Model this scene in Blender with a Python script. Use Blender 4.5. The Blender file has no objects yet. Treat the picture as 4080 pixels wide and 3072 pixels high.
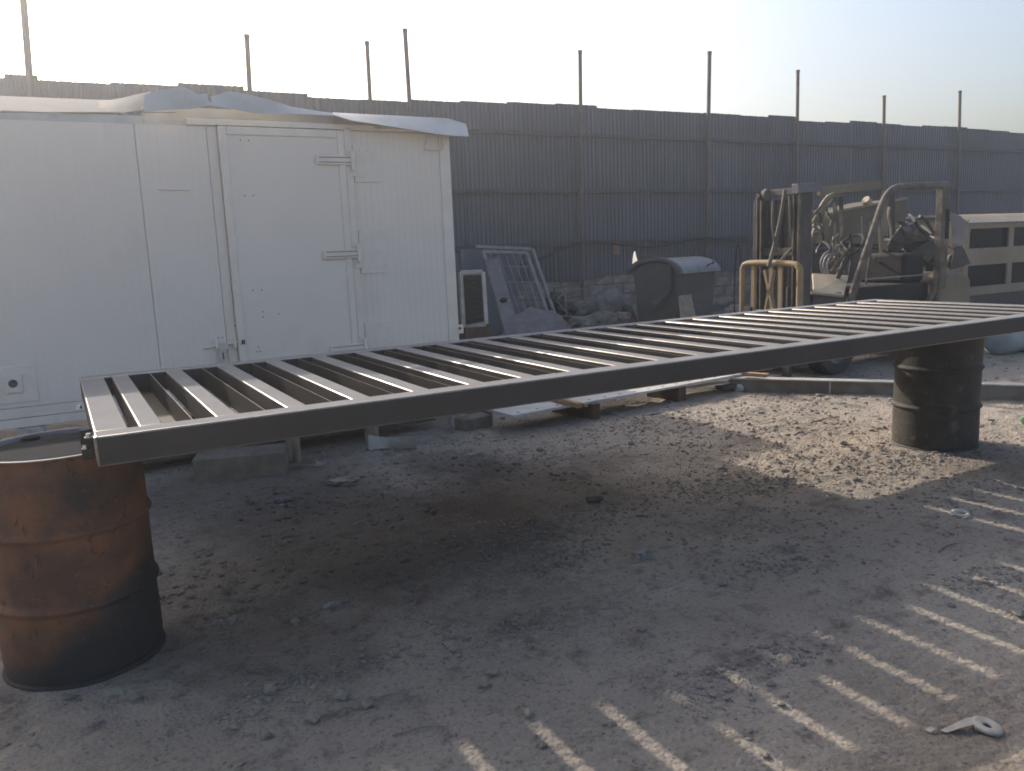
import bpy, bmesh, math, random
import numpy as np
from mathutils import Vector, Matrix, Euler, noise as mnoise

random.seed(7)
rng = np.random.default_rng(7)
sc = bpy.context.scene
C = sc.collection
rad = math.radians

# ------------------------------------------------------------------ camera
CAM_LOC = (-0.0575, -2.8907, 1.5436)
CAM_ROT = (rad(80.4635), rad(2.2835), rad(-29.2455))
FPX = 3248.16                      # focal length in pixels of the 4080 px wide photograph
cd = bpy.data.cameras.new('camera')
cd.sensor_width = 36.0
cd.lens = FPX / 4080 * 36.0
cd.clip_end = 3000
cd.clip_start = 0.05
cam = bpy.data.objects.new('camera', cd)
cam.location = CAM_LOC
cam.rotation_euler = CAM_ROT
C.objects.link(cam)
sc.camera = cam

# ------------------------------------------------------------------ world, sun, exposure
SUN_TO = Vector((-0.32, 1.66, 1.0)).normalized()      # direction towards the sun
w = bpy.data.worlds.new('World')
sc.world = w
w.use_nodes = True
wn = w.node_tree.nodes
bg = wn.get('Background') or wn.new('ShaderNodeBackground')
sky = wn.new('ShaderNodeTexSky')
sky.sky_type = 'NISHITA'
sky.sun_disc = False
sky.sun_elevation = math.asin(SUN_TO.z)
sky.sun_rotation = math.atan2(SUN_TO.x, SUN_TO.y)
sky.altitude = 0
sky.air_density = 1.0
sky.dust_density = 6.0
sky.ozone_density = 1.0
w.node_tree.links.new(sky.outputs[0], bg.inputs[0])
bg.inputs[1].default_value = 0.15
sl = bpy.data.lights.new('sun', 'SUN')
sl.energy = 3.0
sl.angle = rad(0.6)
sl.color = (1.0, 0.90, 0.78)
so = bpy.data.objects.new('sun', sl)
so.rotation_euler = SUN_TO.to_track_quat('Z', 'Y').to_euler()
so.location = (0, 0, 12)
C.objects.link(so)
sc.view_settings.view_transform = 'Standard'
sc.view_settings.look = 'None'
sc.view_settings.gamma = 1
sc.view_settings.exposure = 0.75
sc.render.engine = 'CYCLES'
sc.cycles.use_denoising = True
sc.cycles.volume_bounces = 1
sc.cycles.max_bounces = 8
sc.cycles.filter_width = 1.8

# ------------------------------------------------------------------ survey helpers (photo pixel -> point of the place)
_M = Euler(CAM_ROT, 'XYZ').to_matrix()
def _ray(px, py):
    return Vector(CAM_LOC), _M @ Vector(((px - 2040) / FPX, -(py - 1536) / FPX, -1.0))
def G(px, py, z=0.0):
    o, d = _ray(px, py); return o + d * ((z - o.z) / d.z)
def onY(px, py, y):
    o, d = _ray(px, py); return o + d * ((y - o.y) / d.y)

# ------------------------------------------------------------------ material helpers
def _clamp(c): return tuple(max(0.0, min(1.0, v)) for v in c)
ALB = 0.76      # scales down every paint and soil colour to balance the raised exposure
def mat(name, col, rough=0.6, metal=0.0, col2=None, scale=6.0, detail=6.0, lo=0.38, hi=0.62, stretch=(1, 1, 1),
        bump=0.0, bscale=60.0, spec=0.5, coat=0.0, col3=None, scale3=2.0, lo3=0.5, hi3=0.65, rough2=None, world=False, bdist=0.01):
    m = bpy.data.materials.new(name); m.use_nodes = True
    nt = m.node_tree; n = nt.nodes; L = nt.links
    b = n['Principled BSDF']
    b.inputs['Roughness'].default_value = rough
    b.inputs['Metallic'].default_value = metal
    b.inputs['Specular IOR Level'].default_value = spec
    b.inputs['Coat Weight'].default_value = coat
    b.inputs['Coat Roughness'].default_value = 0.15
    tc = n.new('ShaderNodeTexCoord')
    if world:
        geo = n.new('ShaderNodeNewGeometry'); src = geo.outputs['Position']
    else:
        src = tc.outputs['Object']
    mp = n.new('ShaderNodeMapping'); mp.inputs['Scale'].default_value = stretch
    L.new(src, mp.inputs['Vector'])
    def fac(scale, lo, hi, det=6.0, off=0.0):
        no = n.new('ShaderNodeTexNoise'); no.inputs['Scale'].default_value = scale
        no.inputs['Detail'].default_value = det; no.inputs['Roughness'].default_value = 0.6
        if off:
            mp2 = n.new('ShaderNodeMapping'); mp2.inputs['Location'].default_value = (off, off * 1.7, off * .4)
            L.new(mp.outputs[0], mp2.inputs['Vector']); L.new(mp2.outputs[0], no.inputs['Vector'])
        else:
            L.new(mp.outputs[0], no.inputs['Vector'])
        r = n.new('ShaderNodeMapRange'); r.inputs[1].default_value = lo; r.inputs[2].default_value = hi
        r.interpolation_type = 'SMOOTHSTEP'
        L.new(no.outputs['Fac'], r.inputs[0]); return r.outputs[0]
    def mix(f, a, bcol):
        mx = n.new('ShaderNodeMix'); mx.data_type = 'RGBA'
        L.new(f, mx.inputs['Factor'])
        if isinstance(a, tuple): mx.inputs[6].default_value = (*a, 1)
        else: L.new(a, mx.inputs[6])
        mx.inputs[7].default_value = (*bcol, 1)
        return mx.outputs[2]
    col = tuple(v * ALB for v in col)
    col2 = tuple(v * ALB for v in col2) if col2 is not None else tuple(v * 0.82 for v in col)
    if col3 is not None: col3 = tuple(v * ALB for v in col3)
    f1 = fac(scale, lo, hi, detail)
    out = mix(f1, tuple(col), tuple(col2))
    if col3 is not None:
        out = mix(fac(scale3, lo3, hi3, 8.0, 7.3), out, tuple(col3))
    L.new(out, b.inputs['Base Color'])
    if rough2 is not None:
        r = n.new('ShaderNodeMapRange'); r.inputs[3].default_value = rough; r.inputs[4].default_value = rough2
        L.new(f1, r.inputs[0]); L.new(r.outputs[0], b.inputs['Roughness'])
    if bump > 0:
        no = n.new('ShaderNodeTexNoise'); no.inputs['Scale'].default_value = bscale; no.inputs['Detail'].default_value = 8
        L.new(mp.outputs[0], no.inputs['Vector'])
        bp = n.new('ShaderNodeBump'); bp.inputs['Strength'].default_value = bump; bp.inputs['Distance'].default_value = bdist
        L.new(no.outputs['Fac'], bp.inputs['Height']); L.new(bp.outputs[0], b.inputs['Normal'])
    return m

M = {}
M['gate_dark'] = mat('gate_infill_shade', (0.044, 0.040, 0.037), 0.6, 0.0, (0.052, 0.047, 0.043), 3, spec=0.15)  # darker copy of the gate paint: shade of the gaps put into the colour
M['gate'] = mat('gate_paint', (0.086, 0.076, 0.069), 0.55, 0.0, (0.098, 0.087, 0.079), 2.2, bump=0.04, bscale=260, bdist=0.002, rough2=0.65, spec=0.07)
def settle_dust(m, dust, lo=0.55, hi=0.97, amount=0.95, rough=0.8):
    """fine dust lying on faces that look up, thinner in ragged wiped streaks"""
    nt = m.node_tree; n = nt.nodes; L = nt.links; b = n['Principled BSDF']
    src = b.inputs['Base Color'].links[0].from_socket
    geo = n.new('ShaderNodeNewGeometry'); sp = n.new('ShaderNodeSeparateXYZ'); L.new(geo.outputs['Normal'], sp.inputs[0])
    r = n.new('ShaderNodeMapRange'); r.interpolation_type = 'SMOOTHSTEP'; r.inputs[1].default_value = lo; r.inputs[2].default_value = hi; L.new(sp.outputs['Z'], r.inputs[0])
    no = n.new('ShaderNodeTexNoise'); no.inputs['Scale'].default_value = 5.0; no.inputs['Detail'].default_value = 9; no.inputs['Roughness'].default_value = .7; L.new(geo.outputs['Position'], no.inputs['Vector'])
    r2 = n.new('ShaderNodeMapRange'); r2.inputs[1].default_value = 0.3; r2.inputs[2].default_value = 0.6; r2.inputs[3].default_value = 0.72; r2.inputs[4].default_value = 1.0; L.new(no.outputs['Fac'], r2.inputs[0])
    mu = n.new('ShaderNodeMath'); mu.operation = 'MULTIPLY'; L.new(r.outputs[0], mu.inputs[0]); L.new(r2.outputs[0], mu.inputs[1])
    m2 = n.new('ShaderNodeMath'); m2.operation = 'MULTIPLY'; m2.inputs[1].default_value = amount; L.new(mu.outputs[0], m2.inputs[0])
    mx = n.new('ShaderNodeMix'); mx.data_type = 'RGBA'; L.new(m2.outputs[0], mx.inputs['Factor']); L.new(src, mx.inputs[6]); mx.inputs[7].default_value = (*dust, 1)
    L.new(mx.outputs[2], b.inputs['Base Color'])
    mr = n.new('ShaderNodeMix'); mr.data_type = 'FLOAT'; L.new(m2.outputs[0], mr.inputs['Factor']); mr.inputs[3].default_value = rough
    if b.inputs['Roughness'].links: L.new(b.inputs['Roughness'].links[0].from_socket, mr.inputs[2])
    else: mr.inputs[2].default_value = b.inputs['Roughness'].default_value
    L.new(mr.outputs[0], b.inputs['Roughness'])
settle_dust(M['gate'], (0.215, 0.216, 0.222), rough=1.0)
M['gate_edge'] = mat('gate_glint_edge', (0.30, 0.28, 0.26), 0.33, 0.6, (0.24, 0.22, 0.2), 20)  # paler, glossier faces that paint in the sun glint along the edges
M['chrome'] = mat('zinc_bolt', (0.75, 0.74, 0.70), 0.22, 1.0)
M['rust'] = mat('rusty_drum', (0.265, 0.115, 0.055), 0.75, 0.1, (0.135, 0.072, 0.045), 4.5, lo=0.35, hi=0.65, bump=0.25, bscale=40, col3=(0.06, 0.045, 0.04), scale3=3.0, lo3=0.50, hi3=0.68, bdist=0.004)
M['drumlid'] = mat('drum_lid', (0.020, 0.024, 0.032), 0.9, 0.0, (0.014, 0.017, 0.022), 7, spec=0.05, bump=0.1, bscale=60)
M['drumdark'] = mat('black_drum', (0.034, 0.032, 0.028), 0.75, 0.05, (0.062, 0.055, 0.046), 5, bump=0.35, bscale=30, col3=(0.16, 0.135, 0.11), scale3=6, lo3=0.55, hi3=0.75)
M['cabin'] = mat('cabin_white', (0.93, 0.86, 0.77), 0.5, 0, (0.895, 0.825, 0.74), 1.2, bump=0.03, bscale=20, col3=(0.80, 0.725, 0.635), scale3=1.4, lo3=0.58, hi3=0.85)
M['cabin_trim'] = mat('cabin_trim', (0.93, 0.86, 0.77), 0.42, 0, (0.87, 0.80, 0.71), 8, bump=0.03, bscale=40)
M['cabin_flash'] = mat('cabin_flashing', (0.66, 0.655, 0.63), 0.5, 0.05, (0.54, 0.53, 0.50), 3, bump=0.08, bscale=12)
M['cabin_dirty'] = mat('dirty_white', (0.62, 0.60, 0.56), 0.6, 0, (0.42, 0.37, 0.32), 14, bump=0.2, bscale=50, col3=(0.16, 0.12, 0.09), scale3=30, lo3=0.6, hi3=0.68)
M['dark'] = mat('dark_void', (0.02, 0.02, 0.02), 0.9)
M['skid'] = mat('skid_steel', (0.14, 0.13, 0.12), 0.7, 0.2, (0.075, 0.065, 0.055), 9, bump=0.1)
M['fence'] = mat('fence_sheet', (0.150, 0.158, 0.180), 0.62, 0.15, (0.118, 0.125, 0.145), 0.7, stretch=(1, 1, 0.25), bump=0.06, bscale=10, col3=(0.205, 0.21, 0.22), scale3=2.3, lo3=0.62, hi3=0.8)
M['post'] = mat('fence_post', (0.15, 0.135, 0.13), 0.7, 0.2, (0.20, 0.155, 0.13), 6)
M['rail'] = mat('fence_rail', (0.10, 0.10, 0.11), 0.7, 0.2)
M['block'] = mat('concrete_block', (0.40, 0.355, 0.31), 0.92, 0, (0.27, 0.245, 0.22), 5, bump=0.5, bscale=45, col3=(0.17, 0.155, 0.145), scale3=2.2, lo3=0.55, hi3=0.75)
M['mortar'] = mat('mortar', (0.24, 0.225, 0.205), 0.95, bump=0.3)
M['cstep'] = mat('concrete_step', (0.25, 0.222, 0.175), 0.92, 0, (0.18, 0.16, 0.13), 8, bump=0.45, bscale=60, bdist=0.005)
M['wood'] = mat('raw_wood', (0.50, 0.345, 0.20), 0.75, 0, (0.36, 0.22, 0.12), 5, stretch=(1, 8, 8), bump=0.2, bscale=30)
M['palewood'] = mat('dusty_wood', (0.42, 0.34, 0.26), 0.8, 0, (0.31, 0.24, 0.18), 5, stretch=(6, 6, 1), bump=0.2, bscale=30)
M['brownwood'] = mat('brown_board', (0.15, 0.085, 0.058), 0.8, 0, (0.095, 0.06, 0.042), 6, stretch=(6, 6, 1), bump=0.15)
M['plate'] = mat('white_steel_plate', (0.70, 0.70, 0.68), 0.5, 0, (0.58, 0.56, 0.52), 4, bump=0.05, col3=(0.45, 0.41, 0.36), scale3=2.5, lo3=0.6, hi3=0.85)
M['beam'] = mat('beam_grey', (0.25, 0.235, 0.205), 0.6, 0.2, (0.17, 0.15, 0.12), 5, bump=0.1)
M['beam_lit'] = mat('beam_lit_top', (0.62, 0.61, 0.585), 0.5, 0.1, (0.50, 0.48, 0.44), 6)  # pale copy of the beam grey, sunlight on the flange put into the colour
M['binplastic'] = mat('bin_grey', (0.065, 0.075, 0.08), 0.55, 0, (0.085, 0.09, 0.092), 4, bump=0.1, col3=(0.13, 0.125, 0.115), scale3=1.5, lo3=0.55, hi3=0.8)
M['binlid'] = mat('bin_lid', (0.27, 0.285, 0.30), 0.45, 0.1, (0.21, 0.22, 0.235), 4)
M['cable'] = mat('cable_black', (0.045, 0.045, 0.05), 0.6)
M['dusty'] = mat('dusty_steel', (0.17, 0.145, 0.12), 0.8, 0.1, (0.10, 0.085, 0.072), 8, bump=0.25, bscale=40, col3=(0.29, 0.25, 0.195), scale3=4, lo3=0.55, hi3=0.75)
M['dustydark'] = mat('dusty_dark_steel', (0.055, 0.056, 0.056), 0.75, 0.1, (0.09, 0.082, 0.074), 7, bump=0.2, bscale=40)
M['yellow'] = mat('dusty_yellow', (0.36, 0.24, 0.10), 0.75, 0, (0.27, 0.20, 0.125), 7, bump=0.2, bscale=40, col3=(0.33, 0.265, 0.19), scale3=3, lo3=0.45, hi3=0.7)
M['tan'] = mat('tan_paint', (0.23, 0.195, 0.125), 0.7, 0, (0.185, 0.155, 0.10), 3.5, bump=0.12, col3=(0.10, 0.08, 0.06), scale3=4, lo3=0.6, hi3=0.8)
M['cream'] = mat('cream_paint', (0.34, 0.285, 0.205), 0.75, 0, (0.28, 0.23, 0.165), 3, bump=0.08, col3=(0.24, 0.185, 0.13), scale3=3, lo3=0.6, hi3=0.85)
M['rubber'] = mat('tyre_rubber', (0.035, 0.037, 0.04), 0.85, 0, (0.07, 0.065, 0.06), 9, bump=0.3)
M['rimsteel'] = mat('wheel_rim', (0.20, 0.20, 0.20), 0.6, 0.3, (0.12, 0.11, 0.10), 8)
M['greysheet'] = mat('grey_scrap_sheet', (0.24, 0.225, 0.225), 0.7, 0.1, (0.18, 0.17, 0.172), 3, bump=0.15, col3=(0.31, 0.29, 0.275), scale3=2)
M['bluesheet'] = mat('slate_sheet', (0.125, 0.135, 0.15), 0.65, 0.1, (0.165, 0.17, 0.18), 2.5, bump=0.1)
M['grille'] = mat('grille_steel', (0.33, 0.31, 0.31), 0.65, 0.1, (0.24, 0.22, 0.22), 8)
M['sand'] = mat('grey_sand', (0.28, 0.255, 0.255), 0.95, 0, (0.22, 0.20, 0.20), 6, bump=0.4, bscale=60)
M['sack'] = mat('sack_cloth', (0.25, 0.245, 0.21), 0.9, 0, (0.18, 0.175, 0.15), 9, bump=0.5, bscale=25)
M['pinksack'] = mat('pinkish_sack', (0.33, 0.245, 0.235), 0.9, 0, (0.24, 0.175, 0.17), 9, bump=0.5, bscale=25)
M['blackbag'] = mat('black_bag', (0.02, 0.02, 0.022), 0.35, 0, bump=0.6, bscale=18)
M['mesh'] = mat('dark_mesh', (0.035, 0.035, 0.033), 0.8, 0, (0.06, 0.06, 0.055), 60)
M['whiteplastic'] = mat('white_plastic', (0.66, 0.65, 0.62), 0.5, 0, (0.52, 0.50, 0.46), 12, bump=0.1)
M['paper'] = mat('paper_litter', (0.36, 0.335, 0.305), 0.85, 0, (0.24, 0.22, 0.20), 20, bump=0.3, bscale=40)
M['purple'] = mat('purple_wrapper', (0.11, 0.09, 0.12), 0.5, 0, (0.30, 0.27, 0.27), 60, lo=0.55, hi=0.62, bump=0.4)
M['green'] = mat('green_plastic', (0.06, 0.32, 0.10), 0.25, 0, (0.10, 0.42, 0.16), 10)
M['tank'] = mat('pale_blue_tank', (0.42, 0.48, 0.50), 0.5, 0, (0.34, 0.39, 0.41), 3, bump=0.05)
M['stonegrey'] = mat('gravel_grey', (0.255, 0.236, 0.214), 0.92, 0, (0.17, 0.157, 0.145), 25, bump=0.4, bscale=120, bdist=0.003, world=True, col3=(0.29, 0.255, 0.22), scale3=3, lo3=0.45, hi3=0.6)
M['tape'] = mat('tape_reel', (0.47, 0.44, 0.39), 0.8, 0, (0.36, 0.33, 0.285), 14, bump=0.1)
M['bark'] = mat('dry_twig', (0.28, 0.22, 0.16), 0.9, 0, (0.18, 0.14, 0.10), 30)
M['chevron'] = mat('chevron_yellow', (0.50, 0.37, 0.07), 0.6)
M['glass'] = mat('dark_glass', (0.010, 0.014, 0.016), 0.6, 0, spec=0.12)
M['cablegrey'] = mat('grey_hose', (0.16, 0.155, 0.15), 0.7)
M['redwood'] = mat('reddish_plastic', (0.35, 0.12, 0.10), 0.6)

# ------------------------------------------------------------------ mesh helpers
class MB:
    def __init__(s): s.v = []; s.f = []
    def add(s, vs, fs):
        o = len(s.v); s.v += [tuple(v) for v in vs]; s.f += [tuple(i + o for i in f) for f in fs]; return s
    def box(s, x0, x1, y0, y1, z0, z1, mtx=None):
        vs = [Vector((x, y, z)) for z in (z0, z1) for y in (y0, y1) for x in (x0, x1)]
        if mtx is not None: vs = [mtx @ v for v in vs]
        return s.add(vs, [(0, 2, 3, 1), (4, 5, 7, 6), (0, 1, 5, 4), (2, 6, 7, 3), (0, 4, 6, 2), (1, 3, 7, 5)])
    def bar(s, a, b, wd, ht, up=(0, 0, 1)):
        a = Vector(a); b = Vector(b); d = (b - a); L = d.length; d.normalize()
        u = Vector(up); sd = d.cross(u)
        if sd.length < 1e-4: sd = d.cross(Vector((0, 1, 0)))
        sd.normalize(); u = sd.cross(d)
        vs = []
        for p in (a, b):
            for sx, su in ((-1, -1), (1, -1), (1, 1), (-1, 1)):
                vs.append(p + sd * (sx * wd / 2) + u * (su * ht / 2))
        return s.add(vs, [(0, 3, 2, 1), (4, 5, 6, 7), (0, 1, 5, 4), (1, 2, 6, 5), (2, 3, 7, 6), (3, 0, 4, 7)])
    def tube(s, pts, r, n=10, caps=True):
        pts = [Vector(p) for p in pts]; rs = r if isinstance(r, (list, tuple)) else [r] * len(pts)
        d0 = (pts[1] - pts[0]).normalized(); ref = Vector((0, 0, 1)) if abs(d0.z) < 0.9 else Vector((0, 1, 0))
        vs = []; fs = []
        u = (ref - d0 * ref.dot(d0)).normalized()
        for i, p in enumerate(pts):
            d = (pts[min(i + 1, len(pts) - 1)] - pts[max(i - 1, 0)]).normalized()
            u = (u - d * u.dot(d))
            u = u.normalized() if u.length > 1e-6 else d.orthogonal().normalized()
            wv = d.cross(u)
            for k in range(n):
                t = 2 * math.pi * k / n
                vs.append(p + (u * math.cos(t) + wv * math.sin(t)) * rs[i])
        for i in range(len(pts) - 1):
            for k in range(n):
                a = i * n + k; b = i * n + (k + 1) % n
                fs.append((a, b, b + n, a + n))
        if caps:
            fs.append(tuple(reversed(range(n)))); fs.append(tuple((len(pts) - 1) * n + k for k in range(n)))
        return s.add(vs, fs)
    def lathe(s, prof, n=48, c=(0, 0), mtx=None, a0=0.0, a1=2 * math.pi):
        vs = []; fs = []; m = len(prof); full = abs(a1 - a0 - 2 * math.pi) < 1e-6
        cnt = n if full else n + 1
        for i in range(cnt):
            t = a0 + (a1 - a0) * i / n
            for r, z in prof:
                p = Vector((c[0] + r * math.cos(t), c[1] + r * math.sin(t), z))
                vs.append(mtx @ p if mtx is not None else p)
        for i in range(n):
            j = (i + 1) % cnt
            for k in range(m - 1):
                fs.append((i * m + k, j * m + k, j * m + k + 1, i * m + k + 1))
        return s.add(vs, fs)
    def prism(s, poly, d):
        """poly: 3-D points (planar, ccw seen from +d side); extruded by -d"""
        d = Vector(d); n = len(poly); vs = [Vector(p) for p in poly] + [Vector(p) - d for p in poly]
        fs = [tuple(range(n)), tuple(reversed(range(n, 2 * n)))]
        for i in range(n):
            j = (i + 1) % n; fs.append((i, i + n, j + n, j))
        return s.add(vs, fs)
    def sheet(s, rows, th):
        """rows of points -> a thin sheet with thickness th (offset along -normal)"""
        R = len(rows); K = len(rows[0]); g = [[Vector(p) for p in r] for r in rows]
        nrm = [[None] * K for _ in range(R)]
        for i in range(R):
            for j in range(K):
                a = g[min(i + 1, R - 1)][j] - g[max(i - 1, 0)][j]; b = g[i][min(j + 1, K - 1)] - g[i][max(j - 1, 0)]
                nv = a.cross(b); nrm[i][j] = nv.normalized() if nv.length > 1e-9 else Vector((0, 0, 1))
        top = [g[i][j] for i in range(R) for j in range(K)]
        bot = [g[i][j] - nrm[i][j] * th for i in range(R) for j in range(K)]
        N = R * K; fs = []
        for i in range(R - 1):
            for j in range(K - 1):
                a = i * K + j; q = (a, a + 1, a + K + 1, a + K)
                fs.append(tuple(reversed(q))); fs.append(tuple(x + N for x in q))
        edge = [(0 * K + j, 0 * K + j + 1) for j in range(K - 1)] + [(i * K + K - 1, (i + 1) * K + K - 1) for i in range(R - 1)] \
            + [((R - 1) * K + j + 1, (R - 1) * K + j) for j in reversed(range(K - 1))] + [((i + 1) * K, i * K) for i in reversed(range(R - 1))]
        for a, b in edge: fs.append((a, b, b + N, a + N))
        return s.add(top + bot, fs)
    def build(s, name, m, parent=None, smooth=False, bevel=0.0, seg=2, angle=40, loc=None, rot=None, recalc=True):
        me = bpy.data.meshes.new(name); me.from_pydata([tuple(v) for v in s.v], [], s.f); me.validate()
        if recalc or bevel > 0:
            bm = bmesh.new(); bm.from_mesh(me)
            if recalc: bmesh.ops.recalc_face_normals(bm, faces=bm.faces)
            if bevel > 0:
                ed = [e for e in bm.edges if len(e.link_faces) == 2 and e.calc_face_angle(0) > rad(30)]
                bmesh.ops.bevel(bm, geom=ed, offset=bevel, segments=seg, profile=0.5, affect='EDGES', clamp_overlap=True)
            bm.to_mesh(me); bm.free()
        me.materials.append(M[m] if isinstance(m, str) else m)
        if bevel > 0:
            ar = sorted(p.area for p in me.polygons); cut = ar[-1] * 0.12 if len(ar) > 6 else 0
            for p in me.polygons: p.use_smooth = p.area < cut
        elif smooth:
            for p in me.polygons: p.use_smooth = True
        if smooth and bevel <= 0:
            if hasattr(me, 'set_sharp_from_angle'): me.set_sharp_from_angle(angle=rad(angle))
        o = bpy.data.objects.new(name, me); C.objects.link(o)
        if parent is not None: o.parent = parent
        if loc is not None: o.location = loc
        if rot is not None: o.rotation_euler = rot
        return o

def tag(o, label, cat, group=None):
    o['label'] = label; o['category'] = cat
    if group: o['group'] = group
    return o
def thing(name, label, cat, loc=(0, 0, 0), rz=0.0, group=None):
    o = bpy.data.objects.new(name, None); C.objects.link(o); o.location = loc; o.rotation_euler = (0, 0, rz)
    o.empty_display_size = 0.1
    return tag(o, label, cat, group)
def dup(o, parent, loc=None, rot=None, scale=None):
    c = o.copy(); C.objects.link(c); c.parent = parent
    if loc is not None: c.location = loc
    if rot is not None: c.rotation_euler = rot
    if scale is not None: c.scale = scale
    return c
def fbm(x, y, f=1.0, oct=4, seed=0.0):
    a = 1.0; s = 0.0
    for i in range(oct):
        s += a * mnoise.noise(Vector((x * f + seed, y * f - seed * 1.3, seed * 0.7 + i * 9.1))); a *= 0.5; f *= 2.03
    return s

# ------------------------------------------------------------------ ground
def smooth01(t): t = max(0.0, min(1.0, t)); return t * t * (3 - 2 * t)
def ground_z(x, y):
    if not (-6 < x < 16 and -5 < y < 13): return 0.0
    z = 0.010 * fbm(x, y, 0.8, 3, 3.1) + 0.008 * fbm(x, y, 3.0, 4, 8.2)
    rough = smooth01((fbm(x, y, 0.55, 2, 1.7) + 0.25) * 1.6)
    k2 = smooth01((y + 0.55 - 0.06 * x) / 0.7)
    z += (0.0035 + (0.004 + 0.012 * k2) * rough) * fbm(x, y, 9.0, 3, 5.5) + (0.002 + 0.008 * k2) * (abs(fbm(x, y, 3.6, 3, 2.5)) - .2)
    # wheel-rut ridges running along x in the foreground
    if y < 0.4:
        k = smooth01((0.4 - y) / 0.9) * smooth01((x + 0.2) / 1.2)
        ph = y * 105 + 2.2 * fbm(x, y, 0.9, 2, 4.4) * 3 + x * 6
        z += k * 0.0050 * math.sin(ph) * (0.45 + 0.55 * smooth01(fbm(x, y, 2.2, 2, 9.9) + 0.5))
    e = 1.0
    for cx, cy, r in ((-0.11, 0.66, 0.36), (5.5, 0.75, 0.36)):
        d = math.hypot(x - cx, y - cy); e *= smooth01((d - r * 0.8) / (r * 0.35))
    z = z * (0.15 + 0.85 * e)
    # low trodden bank beyond the near rut
    z += 0.018 * smooth01((y - 0.9 - 0.12 * x) / 0.5) * smooth01((4.0 - y) / 0.8) * e * 0.5
    return z
def axis(lo, hi, step, far, n):
    a = list(np.arange(lo, hi + 1e-6, step))
    g = [(far) * ((i / n) ** 3.2) for i in range(1, n + 1)]
    return [lo - v - step * (i + 1) for i, v in reversed(list(enumerate(g)))] + a + [hi + v + step * (i + 1) for i, v in enumerate(g)]
gx = axis(-1.0, 7.6, 0.028, 800, 60)
gy = axis(-2.0, 3.6, 0.016, 800, 60)
K = len(gx)
gv = [(x, y, ground_z(x, y)) for y in gy for x in gx]
gf = [(j * K + i, j * K + i + 1, (j + 1) * K + i + 1, (j + 1) * K + i) for j in range(len(gy) - 1) for i in range(K - 1)]

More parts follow.
